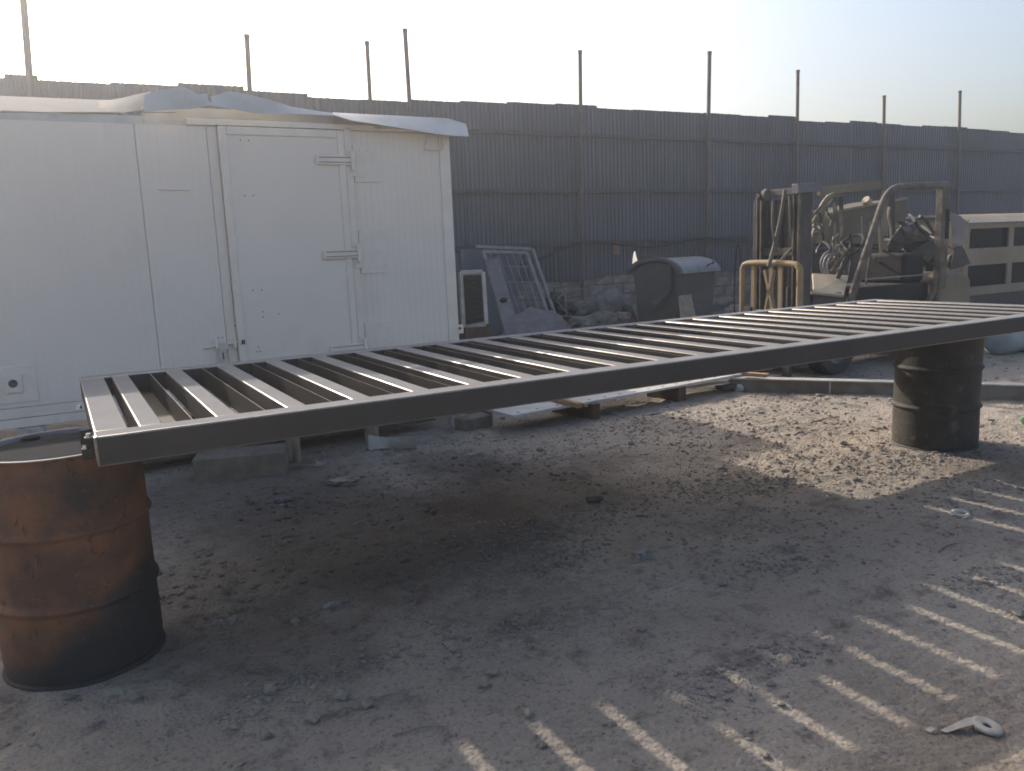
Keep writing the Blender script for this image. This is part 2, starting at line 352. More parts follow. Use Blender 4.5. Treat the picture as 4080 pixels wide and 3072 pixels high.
def dirt_material():
    m = bpy.data.materials.new('yard_dirt'); m.use_nodes = True
    nt = m.node_tree; n = nt.nodes; L = nt.links; b = n['Principled BSDF']
    b.inputs['Roughness'].default_value = 0.95; b.inputs['Specular IOR Level'].default_value = 0.15
    geo = n.new('ShaderNodeNewGeometry')
    def noise(scale, det=8, rough=0.6, off=(0, 0, 0), st=(1, 1, 1)):
        mp = n.new('ShaderNodeMapping'); mp.inputs['Location'].default_value = off; mp.inputs['Scale'].default_value = st
        L.new(geo.outputs['Position'], mp.inputs['Vector'])
        no = n.new('ShaderNodeTexNoise'); no.inputs['Scale'].default_value = scale; no.inputs['Detail'].default_value = det
        no.inputs['Roughness'].default_value = rough; L.new(mp.outputs[0], no.inputs['Vector']); return no.outputs['Fac']
    def rng_(f, lo, hi):
        r = n.new('ShaderNodeMapRange'); r.inputs[1].default_value = lo; r.inputs[2].default_value = hi; r.interpolation_type = 'SMOOTHSTEP'
        L.new(f, r.inputs[0]); return r.outputs[0]
    def mix(f, a, c):
        mx = n.new('ShaderNodeMix'); mx.data_type = 'RGBA'; L.new(f, mx.inputs['Factor'])
        if isinstance(a, tuple): mx.inputs[6].default_value = (*a, 1)
        else: L.new(a, mx.inputs[6])
        mx.inputs[7].default_value = (*[v * ALB for v in c], 1); return mx.outputs[2]
    col = mix(rng_(noise(1.1), 0.35, 0.65), (0.455, 0.398, 0.337), (0.485, 0.425, 0.36))
    col = mix(rng_(noise(0.55, 5, 0.55, (4.3, 1.2, 0)), 0.52, 0.72), col, (0.215, 0.165, 0.132))
    col = mix(rng_(noise(2.6, 8, 0.65, (8.3, 5.2, 0)), 0.54, 0.72), col, (0.205, 0.184, 0.168))
    col = mix(rng_(noise(9, 9, 0.72, (5.3, 2.2, 0)), 0.50, 0.70), col, (0.255, 0.222, 0.195))
    col = mix(rng_(noise(22, 8, 0.75, (1.3, 9.2, 0)), 0.48, 0.70), col, (0.50, 0.445, 0.39))
    col = mix(rng_(noise(55, 6, 0.75, (2.3, 3.2, 0)), 0.52, 0.70), col, (0.15, 0.13, 0.115))
    # grey crushed-stone spill and the darker soil in the middle of the yard
    def blob(cx, cy, r, amp):
        v = n.new('ShaderNodeVectorMath'); v.operation = 'DISTANCE'; v.inputs[1].default_value = (cx, cy, 0); L.new(geo.outputs['Position'], v.inputs[0])
        ad = n.new('ShaderNodeMath'); ad.operation = 'MULTIPLY_ADD'; ad.inputs[1].default_value = amp; L.new(noise(1.7, 6, 0.65, (cx, cy, 0)), ad.inputs[0]); L.new(v.outputs['Value'], ad.inputs[2])
        r_ = n.new('ShaderNodeMapRange'); r_.interpolation_type = 'SMOOTHSTEP'; r_.inputs[1].default_value = r + amp * .5; r_.inputs[2].default_value = r * 0.35 + amp * .5
        L.new(ad.outputs[0], r_.inputs[0]); return r_.outputs[0]
    for (cx, cy, r, c, k) in ((1.3, 1.35, 1.35, (0.088, 0.074, 0.066), 0.72), (2.5, 1.5, 0.95, (0.100, 0.070, 0.055), 0.66), (0.55, 0.35, 0.6, (0.085, 0.074, 0.067), 0.42), (2.35, 2.35, 0.55, (0.085, 0.077, 0.072), 0.55), (0.9, 2.6, 1.1, (0.11, 0.10, 0.095), 0.6)):
        f = blob(cx, cy, r, 0.9); mu = n.new('ShaderNodeMath'); mu.operation = 'MULTIPLY'; mu.inputs[1].default_value = k; L.new(f, mu.inputs[0])
        col = mix(mu.outputs[0], col, c)
    L.new(col, b.inputs['Base Color'])
    ad = n.new('ShaderNodeMath'); ad.operation = 'ADD'
    m1 = n.new('ShaderNodeMath'); m1.operation = 'MULTIPLY'; m1.inputs[1].default_value = 1.0; L.new(noise(24, 12, 0.74), m1.inputs[0])
    vo = n.new('ShaderNodeTexVoronoi'); vo.inputs['Scale'].default_value = 55; L.new(geo.outputs['Position'], vo.inputs['Vector'])
    m2 = n.new('ShaderNodeMath'); m2.operation = 'MULTIPLY'; m2.inputs[1].default_value = -0.35; L.new(vo.outputs['Distance'], m2.inputs[0])
    L.new(m1.outputs[0], ad.inputs[0]); L.new(m2.outputs[0], ad.inputs[1])
    bp = n.new('ShaderNodeBump'); bp.inputs['Strength'].default_value = 1.0; bp.inputs['Distance'].default_value = 0.032
    L.new(ad.outputs[0], bp.inputs['Height']); L.new(bp.outputs[0], b.inputs['Normal'])
    return m
M['dirt'] = dirt_material()
g = MB(); g.v = gv; g.f = gf
gr = g.build('ground', 'dirt', smooth=True, angle=180, recalc=False)
gr['kind'] = 'structure'

# ------------------------------------------------------------------ sliding gate on two drums
GW, GL, ZT, GH = 1.672, 5.992, 1.0, 0.10
ZB = ZT - GH
gate = thing('metal_gate', 'long dark grey slatted steel gate lying flat across two drums', 'gate', (0, 0, 0))
def edge_glint(o):
    me = o.data; me.materials.append(M['gate_edge']); mx = max(p.area for p in me.polygons)
    for p in me.polygons:
        if p.use_smooth and p.area < mx * .12: p.material_index = 1
    return o
def gbox(name, x0, x1, y0, y1, z0, z1, bev=0.006):
    return edge_glint(MB().box(x0, x1, y0, y1, z0, z1).build(name, 'gate', gate, bevel=bev, seg=3))
gbox('frame_rail', 0, GL, 0, 0.105, ZB, ZT)
gbox('frame_rail', 0, GL, GW - 0.105, GW, ZB, ZT)
gbox('frame_stile', 0.001, 0.106, 0.104, GW - 0.104, ZB + .001, ZT - .0005)
gbox('frame_stile', GL - 0.106, GL - 0.001, 0.104, GW - 0.104, ZB + .001, ZT - .0005)
y0, y1 = 0.1035, GW - 0.1035
s0 = MB().box(0, 0.077, y0, y1, ZB + 0.002, ZT - 0.001).build('slat', 'gate', gate, bevel=0.0065, seg=3); edge_glint(s0)
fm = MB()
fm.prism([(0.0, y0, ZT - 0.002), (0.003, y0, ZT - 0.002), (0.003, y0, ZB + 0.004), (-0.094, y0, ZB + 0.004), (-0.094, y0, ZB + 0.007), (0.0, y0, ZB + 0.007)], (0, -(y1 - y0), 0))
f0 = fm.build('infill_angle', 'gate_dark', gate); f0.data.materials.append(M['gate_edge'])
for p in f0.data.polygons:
    if p.normal.z > .9 and p.center.z > ZT - .01: p.material_index = 1  # pale top face, a glint put into the infill edge
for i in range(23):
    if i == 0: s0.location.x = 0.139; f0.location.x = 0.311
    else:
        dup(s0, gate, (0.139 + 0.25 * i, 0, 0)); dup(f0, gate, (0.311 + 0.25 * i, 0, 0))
# lugs, bolts and the end plate on the left stile
MB().box(-0.040, 0.0, 0.235, 0.247, ZB - 0.020, ZT - 0.012).build('lug_plate', 'gate', gate, bevel=0.012, seg=4)
for (x, y, z, ax) in ((-0.026, 0.205, ZB + 0.030, 1), (-0.014, 0.115, ZT - 0.016, 1), (-0.022, 0.86, ZT - 0.03, 1)):
    hexp = [(0.0, 0.011), (0.008, 0.011), (0.0085, 0.009), (0.009, 0.0), (0.014, 0.0), (0.0145, -0.003), (0.0, -0.003)]
    MB().lathe(hexp, 12).build('bolt', 'chrome', gate, loc=(x, y, z), rot=(rad(90) if ax == 0 else 0, 0, 0), smooth=True, angle=30)
MB().lathe([(0, .006), (0.006, .004), (0.008, 0), (0.006, -.004), (0, -.006)], 10).build('weld_bead', 'chrome', gate, loc=(0.004, 0.0, ZT - 0.002), smooth=True)

# ------------------------------------------------------------------ drums
def drum(name, label, mname, lidm, loc, H, rz=0.0, dents=()):
    t = thing(name, label, 'drum', loc, rz)
    R = 0.286
    prof = [(R * 0.96, 0.0), (R + 0.006, 0.0), (R + 0.009, 0.006), (R + 0.006, 0.014), (R - 0.002, 0.02)]
    def seg(z0, z1, k):
        return [(R, z0 + (z1 - z0) * i / k) for i in range(k + 1)]
    def hoop(z):
        return [(R, z - 0.022), (R + 0.004, z - 0.014), (R + 0.0125, z - 0.006), (R + 0.0145, z), (R + 0.0125, z + 0.006), (R + 0.004, z + 0.014), (R, z + 0.022)]
    def ribs(z0, z1, k):
        out = []
        for i in range(k):
            zc = z0 + (z1 - z0) * (i + .5) / k; hh = (z1 - z0) / k * .5
            out += [(R, zc - hh), (R + 0.0025, zc), ]
        return out + [(R, z1)]
    h1, h2 = H * 0.345, H * 0.665
    prof += seg(0.026, 0.05, 2) + ribs(0.06, 0.19, 4) + seg(0.20, h1 - 0.03, 4) + hoop(h1) + seg(h1 + 0.03, h2 - 0.03, 6) + hoop(h2) + seg(h2 + 0.03, H - 0.10, 5) + ribs(H - 0.095, H - 0.035, 2)
    prof += [(R - 0.002, H - 0.02), (R + 0.005, H - 0.014), (R + 0.009, H - 0.006)]
    b = MB().lathe(prof, 72)
    vs = []
    for v in b.v:
        x, y, z = v; a = math.atan2(y, x); r = math.hypot(x, y)
        r += 0.0022 * mnoise.noise(Vector((math.cos(a) * 2.3, math.sin(a) * 2.3, z * 4 + loc[0])))
        for (da, dz, dr, wa, wz) in dents:
            dd = ((a - da) / wa) ** 2 + ((z - dz) / wz) ** 2
            r -= dr * math.exp(-dd)
        vs.append((r * math.cos(a), r * math.sin(a), z))
    b.v = vs
    b.build('body', mname, t, smooth=True, angle=60)
    MB().lathe([(R + 0.009, H - 0.006), (R + 0.009, H - 0.002), (R + 0.005, H), (R, H - 0.003), (R - 0.004, H - 0.012), (R - 0.006, H - 0.022)], 72).build('rim', 'grille' if mname == 'rust' else mname, t, smooth=True, angle=60)
    lid = MB().lathe([(R - 0.006, H - 0.021), (R - 0.02, H - 0.019), (R - 0.03, H - 0.016), (0.15, H - 0.013), (0.06, H - 0.012), (0.0, H - 0.012)], 72).build('lid', lidm, t, smooth=True, angle=60)
    MB().lathe([(0.0, H + 0.0), (0.028, H - 0.001), (0.033, H - 0.006), (0.034, H - 0.014)], 20, c=(-0.10, 0.21)).build('bung', lidm, lid, smooth=True)
    return t

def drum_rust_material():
    m = M['rust'].copy(); m.name = 'rusty_drum_dark_lower'
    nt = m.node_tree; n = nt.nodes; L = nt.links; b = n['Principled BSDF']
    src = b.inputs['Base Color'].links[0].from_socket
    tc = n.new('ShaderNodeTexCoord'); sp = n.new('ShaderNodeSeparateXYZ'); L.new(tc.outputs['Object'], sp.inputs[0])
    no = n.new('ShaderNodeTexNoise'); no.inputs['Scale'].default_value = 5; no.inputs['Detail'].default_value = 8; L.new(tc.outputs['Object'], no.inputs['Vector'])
    # ragged near-black tone over the lower third and towards the gate side
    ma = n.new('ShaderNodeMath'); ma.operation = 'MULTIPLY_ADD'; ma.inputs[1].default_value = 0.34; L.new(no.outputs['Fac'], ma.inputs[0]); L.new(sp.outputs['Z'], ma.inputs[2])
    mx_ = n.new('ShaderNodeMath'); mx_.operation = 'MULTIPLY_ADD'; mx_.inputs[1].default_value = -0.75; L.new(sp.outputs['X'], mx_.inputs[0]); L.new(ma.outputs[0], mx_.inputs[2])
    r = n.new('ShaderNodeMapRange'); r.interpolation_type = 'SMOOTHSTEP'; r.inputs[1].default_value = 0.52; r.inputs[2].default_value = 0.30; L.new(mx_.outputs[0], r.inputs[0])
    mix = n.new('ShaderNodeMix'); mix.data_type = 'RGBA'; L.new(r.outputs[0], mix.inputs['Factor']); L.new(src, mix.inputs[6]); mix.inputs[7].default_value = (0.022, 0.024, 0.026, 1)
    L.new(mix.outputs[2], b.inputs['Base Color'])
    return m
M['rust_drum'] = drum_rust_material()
def flakes(m, col, scale, lo, hi, st=(1, 1, 1), off=0.0):
    nt = m.node_tree; n = nt.nodes; L = nt.links; b = n['Principled BSDF']; src = b.inputs['Base Color'].links[0].from_socket
    tc = n.new('ShaderNodeTexCoord'); mp = n.new('ShaderNodeMapping'); mp.inputs['Scale'].default_value = st; mp.inputs['Location'].default_value = (off, off, off); L.new(tc.outputs['Object'], mp.inputs['Vector'])
    no = n.new('ShaderNodeTexNoise'); no.inputs['Scale'].default_value = scale; no.inputs['Detail'].default_value = 12; no.inputs['Roughness'].default_value = .72; L.new(mp.outputs[0], no.inputs['Vector'])
    r = n.new('ShaderNodeMapRange'); r.interpolation_type = 'SMOOTHSTEP'; r.inputs[1].default_value = lo; r.inputs[2].default_value = hi; L.new(no.outputs['Fac'], r.inputs[0])
    mx = n.new('ShaderNodeMix'); mx.data_type = 'RGBA'; L.new(r.outputs[0], mx.inputs['Factor']); L.new(src, mx.inputs[6]); mx.inputs[7].default_value = (*col, 1); L.new(mx.outputs[2], b.inputs['Base Color'])
flakes(M['rust_drum'], (0.045, 0.028, 0.02), 26, 0.56, 0.66, (1, 1, .5))
flakes(M['rust_drum'], (0.20, 0.105, 0.055), 34, 0.60, 0.68, (1, 1, 1), 3.1)
flakes(M['rust_drum'], (0.115, 0.095, 0.08), 60, 0.63, 0.70, (1, 1, .25), 5.1)
flakes(M['drumdark'], (0.12, 0.105, 0.085), 30, 0.58, 0.68, (1, 1, .6), 1.1)
flakes(M['drumdark'], (0.085, 0.045, 0.03), 14, 0.60, 0.68, (1, 1, 1), 4.1)
flakes(M['cabin'], (0.46, 0.41, 0.355), 7, 0.66, 0.80, (6, 1, .35), 2.2)
flakes(M['cabin'], (0.30, 0.24, 0.19), 40, 0.715, 0.76, (1, 1, 1), 6.2)
flakes(M['fence'], (0.17, 0.135, 0.115), 5, 0.62, 0.74, (2, 1, .3), 3.3)
d1 = drum('oil_drum', 'rusty brown steel drum under the near left end of the gate', 'rust', 'drumlid', (-0.11, 0.66, -0.004), 0.879)
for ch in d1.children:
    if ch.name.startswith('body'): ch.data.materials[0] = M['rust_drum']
d2 = drum('oil_drum', 'black dusty steel drum under the far right end of the gate', 'drumdark', 'drumdark', (5.5, 0.75, -0.006), 0.881, 1.1, dents=((-2.6, 0.30, 0.006, 0.25, 0.10), (-1.0, 0.62, 0.008, 0.3, 0.08)))
tag(MB().box(0.012, 0.10, 0.46, 0.86, 0.874, 0.9005).build('packing_strip', 'palewood', bevel=0.002), 'thin wooden packing strip between gate and rusty drum', 'packing strip')
tag(MB().box(5.26, 5.74, 0.70, 0.80, 0.874, 0.9015).build('packing_strip', 'palewood', bevel=0.002), 'thin wooden packing strip between gate and black drum', 'packing strip')

# ------------------------------------------------------------------ white site cabin
CY = 3.50; CX0, CX1 = -3.1, 2.955; CZ0, CZ1 = 0.475, 2.50; CYB = 5.92
cab = thing('site_cabin', 'white portable site cabin with bent roof flashing standing on a skid', 'cabin', (0, 0, 0))
MB().box(CX0, CX1, CY + 0.03, CYB, CZ0, CZ1 + 0.02).build('shell', 'cabin_trim', cab)
# front wall panels: seams at x of the photo, fine vertical ribs on the panel faces
seams = [CX0, -1.9, -0.72, 0.553, 1.03]
def panel(x0, x1, z0, z1, ribbed, dep=0.0006):
    b = MB()
    xs = [x0]; ds = [0.0]
    if ribbed:
        k = max(2, int((x1 - x0) / 0.052))
        for i in range(k):
            c = x0 + (x1 - x0) * (i + 0.5) / k
            xs += [c - 0.010, c - 0.006, c + 0.006, c + 0.010]; ds += [0, dep, dep, 0]
    xs.append(x1); ds.append(0.0)
    rows = [[(x, CY + d, z) for x, d in zip(xs, ds)] for z in (z0, z1)]
    b.sheet(rows, -0.03)
    return b.build('wall_panel', 'cabin', cab)
for a, bb in zip(seams[:-1], seams[1:]): panel(a + 0.002, bb - 0.002, CZ0 + 0.14, CZ1, True)
panel(1.03 + 0.002, 1.10, CZ0 + 0.14, CZ1, False)
panel(1.10, 2.10, 2.530, CZ1 + 0.035, False)
panel(2.105, 2.86, CZ0 + 0.14, CZ1, True, 0.0014)
MB().box(CX0, 0.62, CY + 0.012, CY + 0.03, CZ1 + 0.001, 2.558).build('fascia', 'cabin_flash', cab)
MB().box(0.622, 2.15, CY + 0.011, CY + 0.031, CZ1 + 0.001, 2.628).build('fascia', 'cabin_flash', cab)
MB().box(2.152, CX1 - 0.02, CY + 0.012, CY + 0.030, CZ1 + 0.001, 2.60).build('fascia', 'cabin_flash', cab)
MB().box(2.862, CX1 + 0.004, CY - 0.006, CY + 0.06, CZ0 + 0.01, CZ1).build('corner_post', 'cabin_trim', cab, bevel=0.004)
for k, (z0, z1, dy) in enumerate(((CZ0, CZ0 + 0.062, -0.006), (CZ0 + 0.066, CZ0 + 0.136, -0.003))):
    MB().box(CX0, 2.860, CY + dy, CY + 0.06, z0, z1).build('skirt_rail', 'cabin_trim', cab, bevel=0.003)
# door, slightly proud, with a trim frame
DX0, DX1, DZ0, DZ1 = 1.105, 2.04, 0.64, 2.50
door = MB().box(DX0 + 0.03, DX1 - 0.03, CY - 0.034, CY + 0.02, DZ0, DZ1).build('door', 'cabin', cab, bevel=0.004)
for (x0, x1, z0, z1, nm) in ((DX0, DX0 + 0.055, DZ0, DZ1, 'door_edge'), (DX1 - 0.055, DX1, DZ0, DZ1, 'door_edge')):
    MB().box(x0, x1, CY - 0.046, CY + 0.02, z0, z1 + 0.0).build(nm, 'cabin_trim', door, bevel=0.008, seg=3)
MB().box(DX0 + 0.056, DX1 - 0.056, CY - 0.046, CY + 0.02, DZ1 - 0.06, DZ1).build('door_edge', 'cabin_trim', door, bevel=0.008, seg=3)
MB().box(DX1 + 0.003, DX1 + 0.060, CY - 0.030, CY + 0.03, CZ0 + 0.14, 2.525).build('door_jamb', 'cabin_trim', cab, bevel=0.006)
MB().box(DX0 - 0.01, DX1 + 0.06, CY - 0.030, CY + 0.03, DZ1 + 0.006, DZ1 + 0.05).build('door_head', 'cabin_trim', cab, bevel=0.006)
def hinge(z, pl):
    x = DX1 - 0.235
    h = MB().box(x, DX1 + 0.055, CY - 0.056, CY - 0.046, z - 0.036, z + 0.036).build('hinge', 'cabin_trim', door, bevel=0.003)
    for dz in (-0.018, 0.018):
        b = MB(); b.bar((x + 0.02, CY - 0.0575, z + dz), (DX1 + 0.04, CY - 0.0575, z + dz), 0.005, 0.006); b.build('hinge_groove', 'greysheet', h)
    b = MB(); b.tube([(DX1 + 0.055, CY - 0.058, z - 0.075), (DX1 + 0.055, CY - 0.058, z + 0.075)], 0.017, 12); b.build('hinge_knuckle', 'cabin_trim', h, smooth=True, angle=50)
    p = MB().box(DX1 + 0.075, DX1 + 0.30, CY - 0.012, CY + 0.01, z + pl[0], z + pl[1]).build('hinge_plate', 'cabin_trim', cab, bevel=0.003)
    MB().box(DX1 + 0.02, DX1 + 0.09, CY - 0.034, CY + 0.0, z - 0.12, z - 0.062).build('hinge_block', 'cabin_trim', p, bevel=0.003)
    for (fx, fz) in ((0.25, 0.85), (0.55, 0.85), (0.85, 0.8), (0.4, 0.5), (0.75, 0.5), (0.3, 0.15), (0.6, 0.15), (0.9, 0.15)):
        MB().lathe([(0, -0.004), (0.006, -0.003), (0.008, 0.0)], 10).build('rivet', 'cabin_trim', p, loc=(DX1 + 0.075 + 0.225 * fx, CY - 0.0125, z + pl[0] + (pl[1] - pl[0]) * fz), rot=(rad(-90), 0, 0), smooth=True)
hinge(2.275, (-0.165, 0.125)); hinge(1.555, (-0.165, 0.18)); hinge(0.805, (-0.10, 0.19))
# sliding bolt and hasp left of the door
bt = MB(); zl = 0.925; bt.tube([(0.86, CY - 0.02, zl - 0.015), (0.97, CY - 0.022, zl - 0.006), (1.10, CY - 0.024, zl + 0.004), (1.135, CY - 0.052, zl + 0.006)], 0.009, 10)
lat = bt.build('latch_bolt', 'cabin_trim', cab, smooth=True, angle=50)
for x in (0.955, 1.085): MB().box(x - 0.012, x + 0.012, CY - 0.034, CY + 0.01, zl - 0.035, zl + 0.04).build('latch_bracket', 'cabin_trim', lat, bevel=0.004)
hp = [(0.965, zl + 0.01), (0.965, zl - 0.05), (0.955, zl - 0.065), (0.962, zl - 0.125), (0.975, zl - 0.14), (1.0, zl - 0.14), (1.012, zl - 0.125), (1.018, zl - 0.04), (1.028, zl - 0.03), (1.028, zl + 0.012)]
MB().prism([(x, CY - 0.046, z) for x, z in hp], (0, -0.004, 0)).build('hasp', 'whiteplastic', lat)
MB().box(0.983, 0.993, CY - 0.0475, CY - 0.043, zl - 0.11, zl - 0.06).build('hasp_slot', 'skid', lat)
for x in (1.128, 1.142): MB().box(x, x + 0.008, CY - 0.066, CY - 0.04, zl - 0.01, zl + 0.02).build('latch_nut', 'dark', lat)
# screw holes left by removed handles
hm = MB()
for (px, py) in ((975, 779), (1010, 779), (1008, 1157), (1043, 1156), (1047, 1242), (1111, 1250), (1049, 1263), (953, 1288), (955, 1311), (940, 1298), (873, 1346), (890, 1346), (955, 514), (989, 515), (958, 558), (991, 560), (1030, 1383), (1025, 1401), (1037, 1399)):
    p = onY(px, py, CY - 0.036); o = MB().lathe([(0, -0.0015), (0.004, -0.001), (0.005, 0)], 8).build('screw_hole', 'dark', door if p.x > 1.14 else cab, loc=(p.x, CY - 0.0345 if p.x > 1.14 else CY - 0.0005, p.z), rot=(rad(-90), 0, 0))
# lifting eye, socket plates
tri = [onY(px, py, CY - 0.015) for px, py in ((1708, 540), (1690, 588), (1695, 595), (1762, 598), (1766, 590), (1762, 545))]
MB().tube(tri, 0.007, 8).build('lifting_eye', 'cabin_trim', cab, smooth=True)
for (px, py, s) in ((53, 1533, 1.0), (1828, 1312, 0.30)):
    p = onY(px, py, CY)
    k = MB().box(p.x - 0.14 * s, p.x + 0.14 * s, CY - 0.009, CY + 0.01, p.z - 0.125 * s, p.z + 0.125 * s).build('socket_plate', 'cabin_trim', cab, bevel=0.004)
    MB().box(p.x - 0.055 * s, p.x + 0.055 * s, CY - 0.022, CY - 0.004, p.z - 0.06 * s, p.z + 0.07 * s).build('socket_box', 'cabin_trim', k, bevel=0.005)
    MB().lathe([(0, -.004), (.012, -.004), (.022 * s + .006, 0)], 14).build('socket_cap', 'skid', k, loc=(p.x, CY - 0.023, p.z + 0.01), rot=(rad(-90), 0, 0), smooth=True)
    MB().box(p.x - 0.035 * s, p.x + 0.035 * s, CY - 0.030, CY - 0.02, p.z - 0.05 * s, p.z - 0.03 * s).build('socket_lip', 'cabin_trim', k, bevel=0.003)
# an old pull handle mark high on the wall
b = MB(); p = onY(632, 753, CY - 0.012); q_ = onY(755, 757, CY - 0.012); b.tube([p + Vector((0, .012, 0)), p, q_, q_ + Vector((0, .012, 0))], 0.005, 8); b.build('pull_bar', 'cabin', cab, smooth=True)
# roof deck
MB().sheet([[(x, y, CZ1 + 0.035 + (0.10 - 0.018 * (x + 0.2) ** 2 * 0.6) * min(1, (y - CY + .12) / 1.4)) for x in np.linspace(CX0 - .1, CX1 + .12, 24)] for y in (CY + 0.06, CY + .4, CY + 1.0, CYB + .12)], -0.012).build('roof_sheet', 'cabin_flash', cab, smooth=True, angle=40)
# bent flashing pieces along the front eave: front lip row, back row
M['roofpale'] = mat('roof_pale', (0.25, 0.245, 0.235), 0.85, 0, (0.215, 0.21, 0.20), 4, spec=.2)
M['roofgrey'] = mat('roof_grey', (0.16, 0.168, 0.182), 0.85, 0, (0.135, 0.142, 0.153), 3, spec=.2)
def flash(front, back, yf, yb, m='cabin_flash'):
    f = [onY(px, py, yf) for px, py in front]; bk = [onY(px, py, yb[i] if isinstance(yb, (list, tuple)) else yb) for i, (px, py) in enumerate(back)]
    mid = [(a + b2) / 2 + Vector((0, 0.0, 0.006)) for a, b2 in zip(f, bk)]
    MB().sheet([f, mid, bk], -0.003).build('roof_flashing', m, cab, smooth=True, angle=35)
flash(((-420, 450), (0, 446), (200, 446), (400, 447), (560, 447), (700, 447)), ((-420, 372), (0, 382), (200, 390), (380, 397), (560, 400), (700, 402)), CY + 0.008, CY + 0.55, 'roofgrey')
flash(((250, 449), (330, 450), (400, 451), (480, 449), (560, 441), (600, 438)), ((250, 440), (330, 424), (400, 404), (480, 392), (560, 372), (600, 364)), CY + 0.0, [CY + .45, CY + .45, CY + .42, CY + .36, CY + .28, CY + .22], 'roofpale')
flash(((575, 446), (640, 440), (700, 436), (780, 430), (860, 420)), ((575, 378), (640, 357), (700, 351), (735, 349), (748, 352)), CY - 0.085, CY - 0.035)
flash(((735, 436), (780, 432), (832, 419)), ((742, 350), (757, 378), (826, 372)), CY - 0.105, CY - 0.05)
flash(((845, 421), (930, 435), (1010, 451), (1080, 455), (1150, 452), (1330, 462)), ((842, 384), (908, 363), (1000, 378), (1110, 408), (1160, 425), (1330, 452)), CY - 0.09, CY - 0.02)
# the drip strip below and the lifted sheet on the right
MB().box(0.9, CX1, CY - 0.018, CY + 0.02, CZ1 + 0.006, CZ1 + 0.05).build('eave_strip', 'cabin_trim', cab, bevel=0.004)
flash(((1325, 457), (1400, 480), (1500, 494), (1590, 509), (1660, 520), (1740, 534), (1800, 540), (1868, 543)), ((1326, 448), (1400, 452), (1500, 457), (1590, 461), (1660, 465), (1740, 469), (1786, 472), (1857, 494)), CY - 0.15, CY + 0.05)
MB().box(2.3, 3.12, CY - 0.02, CYB, CZ1 + 0.025, CZ1 + 0.06).build('roof_edge', 'cabin_flash', cab, bevel=0.004)
# skid frame and feet
for y in (CY + 0.06, CYB - 0.2):
    MB().box(CX0, CX1 - 0.06, y, y + 0.12, 0.14, 0.29).build('skid_beam', 'skid', cab, bevel=0.006)
for x in (-2.6, -1.2, 0.2, 1.6, 2.8):
    MB().box(x - 0.05, x + 0.05, CY + 0.19, CYB - 0.21, 0.30, CZ0 - 0.001).build('cross_beam', 'skid', cab)
for (px, py, wd, dp) in ((1829, 1708, 0.15, 0.16), (857, 1846, 0.19, 0.17), (170, 1840, 0.17, 0.16)):
    p = G(px, py)
    ft = MB().box(p.x - wd / 2, p.x + wd / 2, CY - 0.045, CY + 0.045, -0.01, CZ0 - 0.004).build('foot', 'cabin_dirty', cab, bevel=0.006)
    MB().box(p.x - wd * .35, p.x + wd * .1, CY - 0.062, CY - 0.046, 0.26, 0.40).build('foot_plate', 'cabin_dirty', ft, bevel=0.003)
sk = MB().box(0.2, 2.72, CY + 0.046, CY + 0.058, 0.09, 0.235).build('skid_board', 'skid', cab)
ct = 0.0
for k, px in enumerate((1600, 1645, 1690, 1725)):
    p = onY(px, 1712 - k * 4, CY + 0.0455); zz = 0.165
    MB().prism([(p.x - .05, CY + .0445, zz + .045), (p.x, CY + .0445, zz + .045), (p.x + .06, CY + .0445, zz), (p.x, CY + .0445, zz - .045), (p.x - .05, CY + .0445, zz - .045), (p.x + .01, CY + .0445, zz)], (0, -0.0015, 0)).build('chevron_sticker', 'chevron', cab)

# unseen sheet added behind the cabin to cast the second block of shade
lt = thing('yard_shade_sheet', 'unseen steel sheet on two posts, added behind the white cabin to shade the yard', 'shade sheet')
MB().sheet([[(x, y, 2.62 + 0.012 * math.sin(x * 40)) for x in np.linspace(2.3, 3.79, 40)] for y in (5.65, 8.35)], 0.006).build('roof_sheet', 'fence', lt)  # the added unseen shade sheet
for y in (5.75, 8.2): MB().box(3.60, 3.66, y, y + 0.06, -0.02, 2.60).build('post', 'post', lt)  # posts of the added shade sheet
for y in (5.75, 8.2): MB().box(2.35, 3.72, y, y + 0.06, 2.555, 2.600).build('beam', 'post', lt)  # beams of the added shade sheet

# ------------------------------------------------------------------ boundary fence
FY = 10.0
S_ = (FY + 2.8907) / 13.6907
def fx(x): return -0.0575 + (x + 0.0575) * S_
def fz(z): return 1.5436 + (z - 1.5436) * S_
fence = thing('boundary_fence', 'tall dark corrugated sheet fence with pipe posts on a block base', 'fence')
tops = [(-4.2, 4.25), (-3.3, 4.18), (-2.4, 4.22), (-1.4, 4.15), (-0.32, 4.20), (0.055, 4.15), (1.005, 4.17), (1.93, 4.22), (2.873, 4.16), (3.878, 4.115), (4.80, 4.12), (5.70, 4.165), (6.66, 4.19), (7.62, 4.22), (8.66, 4.24), (9.605, 4.20), (10.52, 4.21), (11.44, 4.215), (12.40, 4.225), (13.41, 4.215), (14.29, 4.256), (15.19, 4.17), (16.14, 4.185), (17.02, 4.24), (17.96, 4.215), (18.85, 4.20), (19.73, 4.225), (20.66, 4.24), (21.6, 4.21), (22.6, 4.20), (23.53, 4.17), (24.4, 4.22), (25.4, 4.16), (26.4, 4.2), (27.4, 4.18), (28.4, 4.2)]
tops += [(29.35 + 0.95 * k, 4.18 + 0.05 * math.sin(k * 2.3)) for k in range(22)]
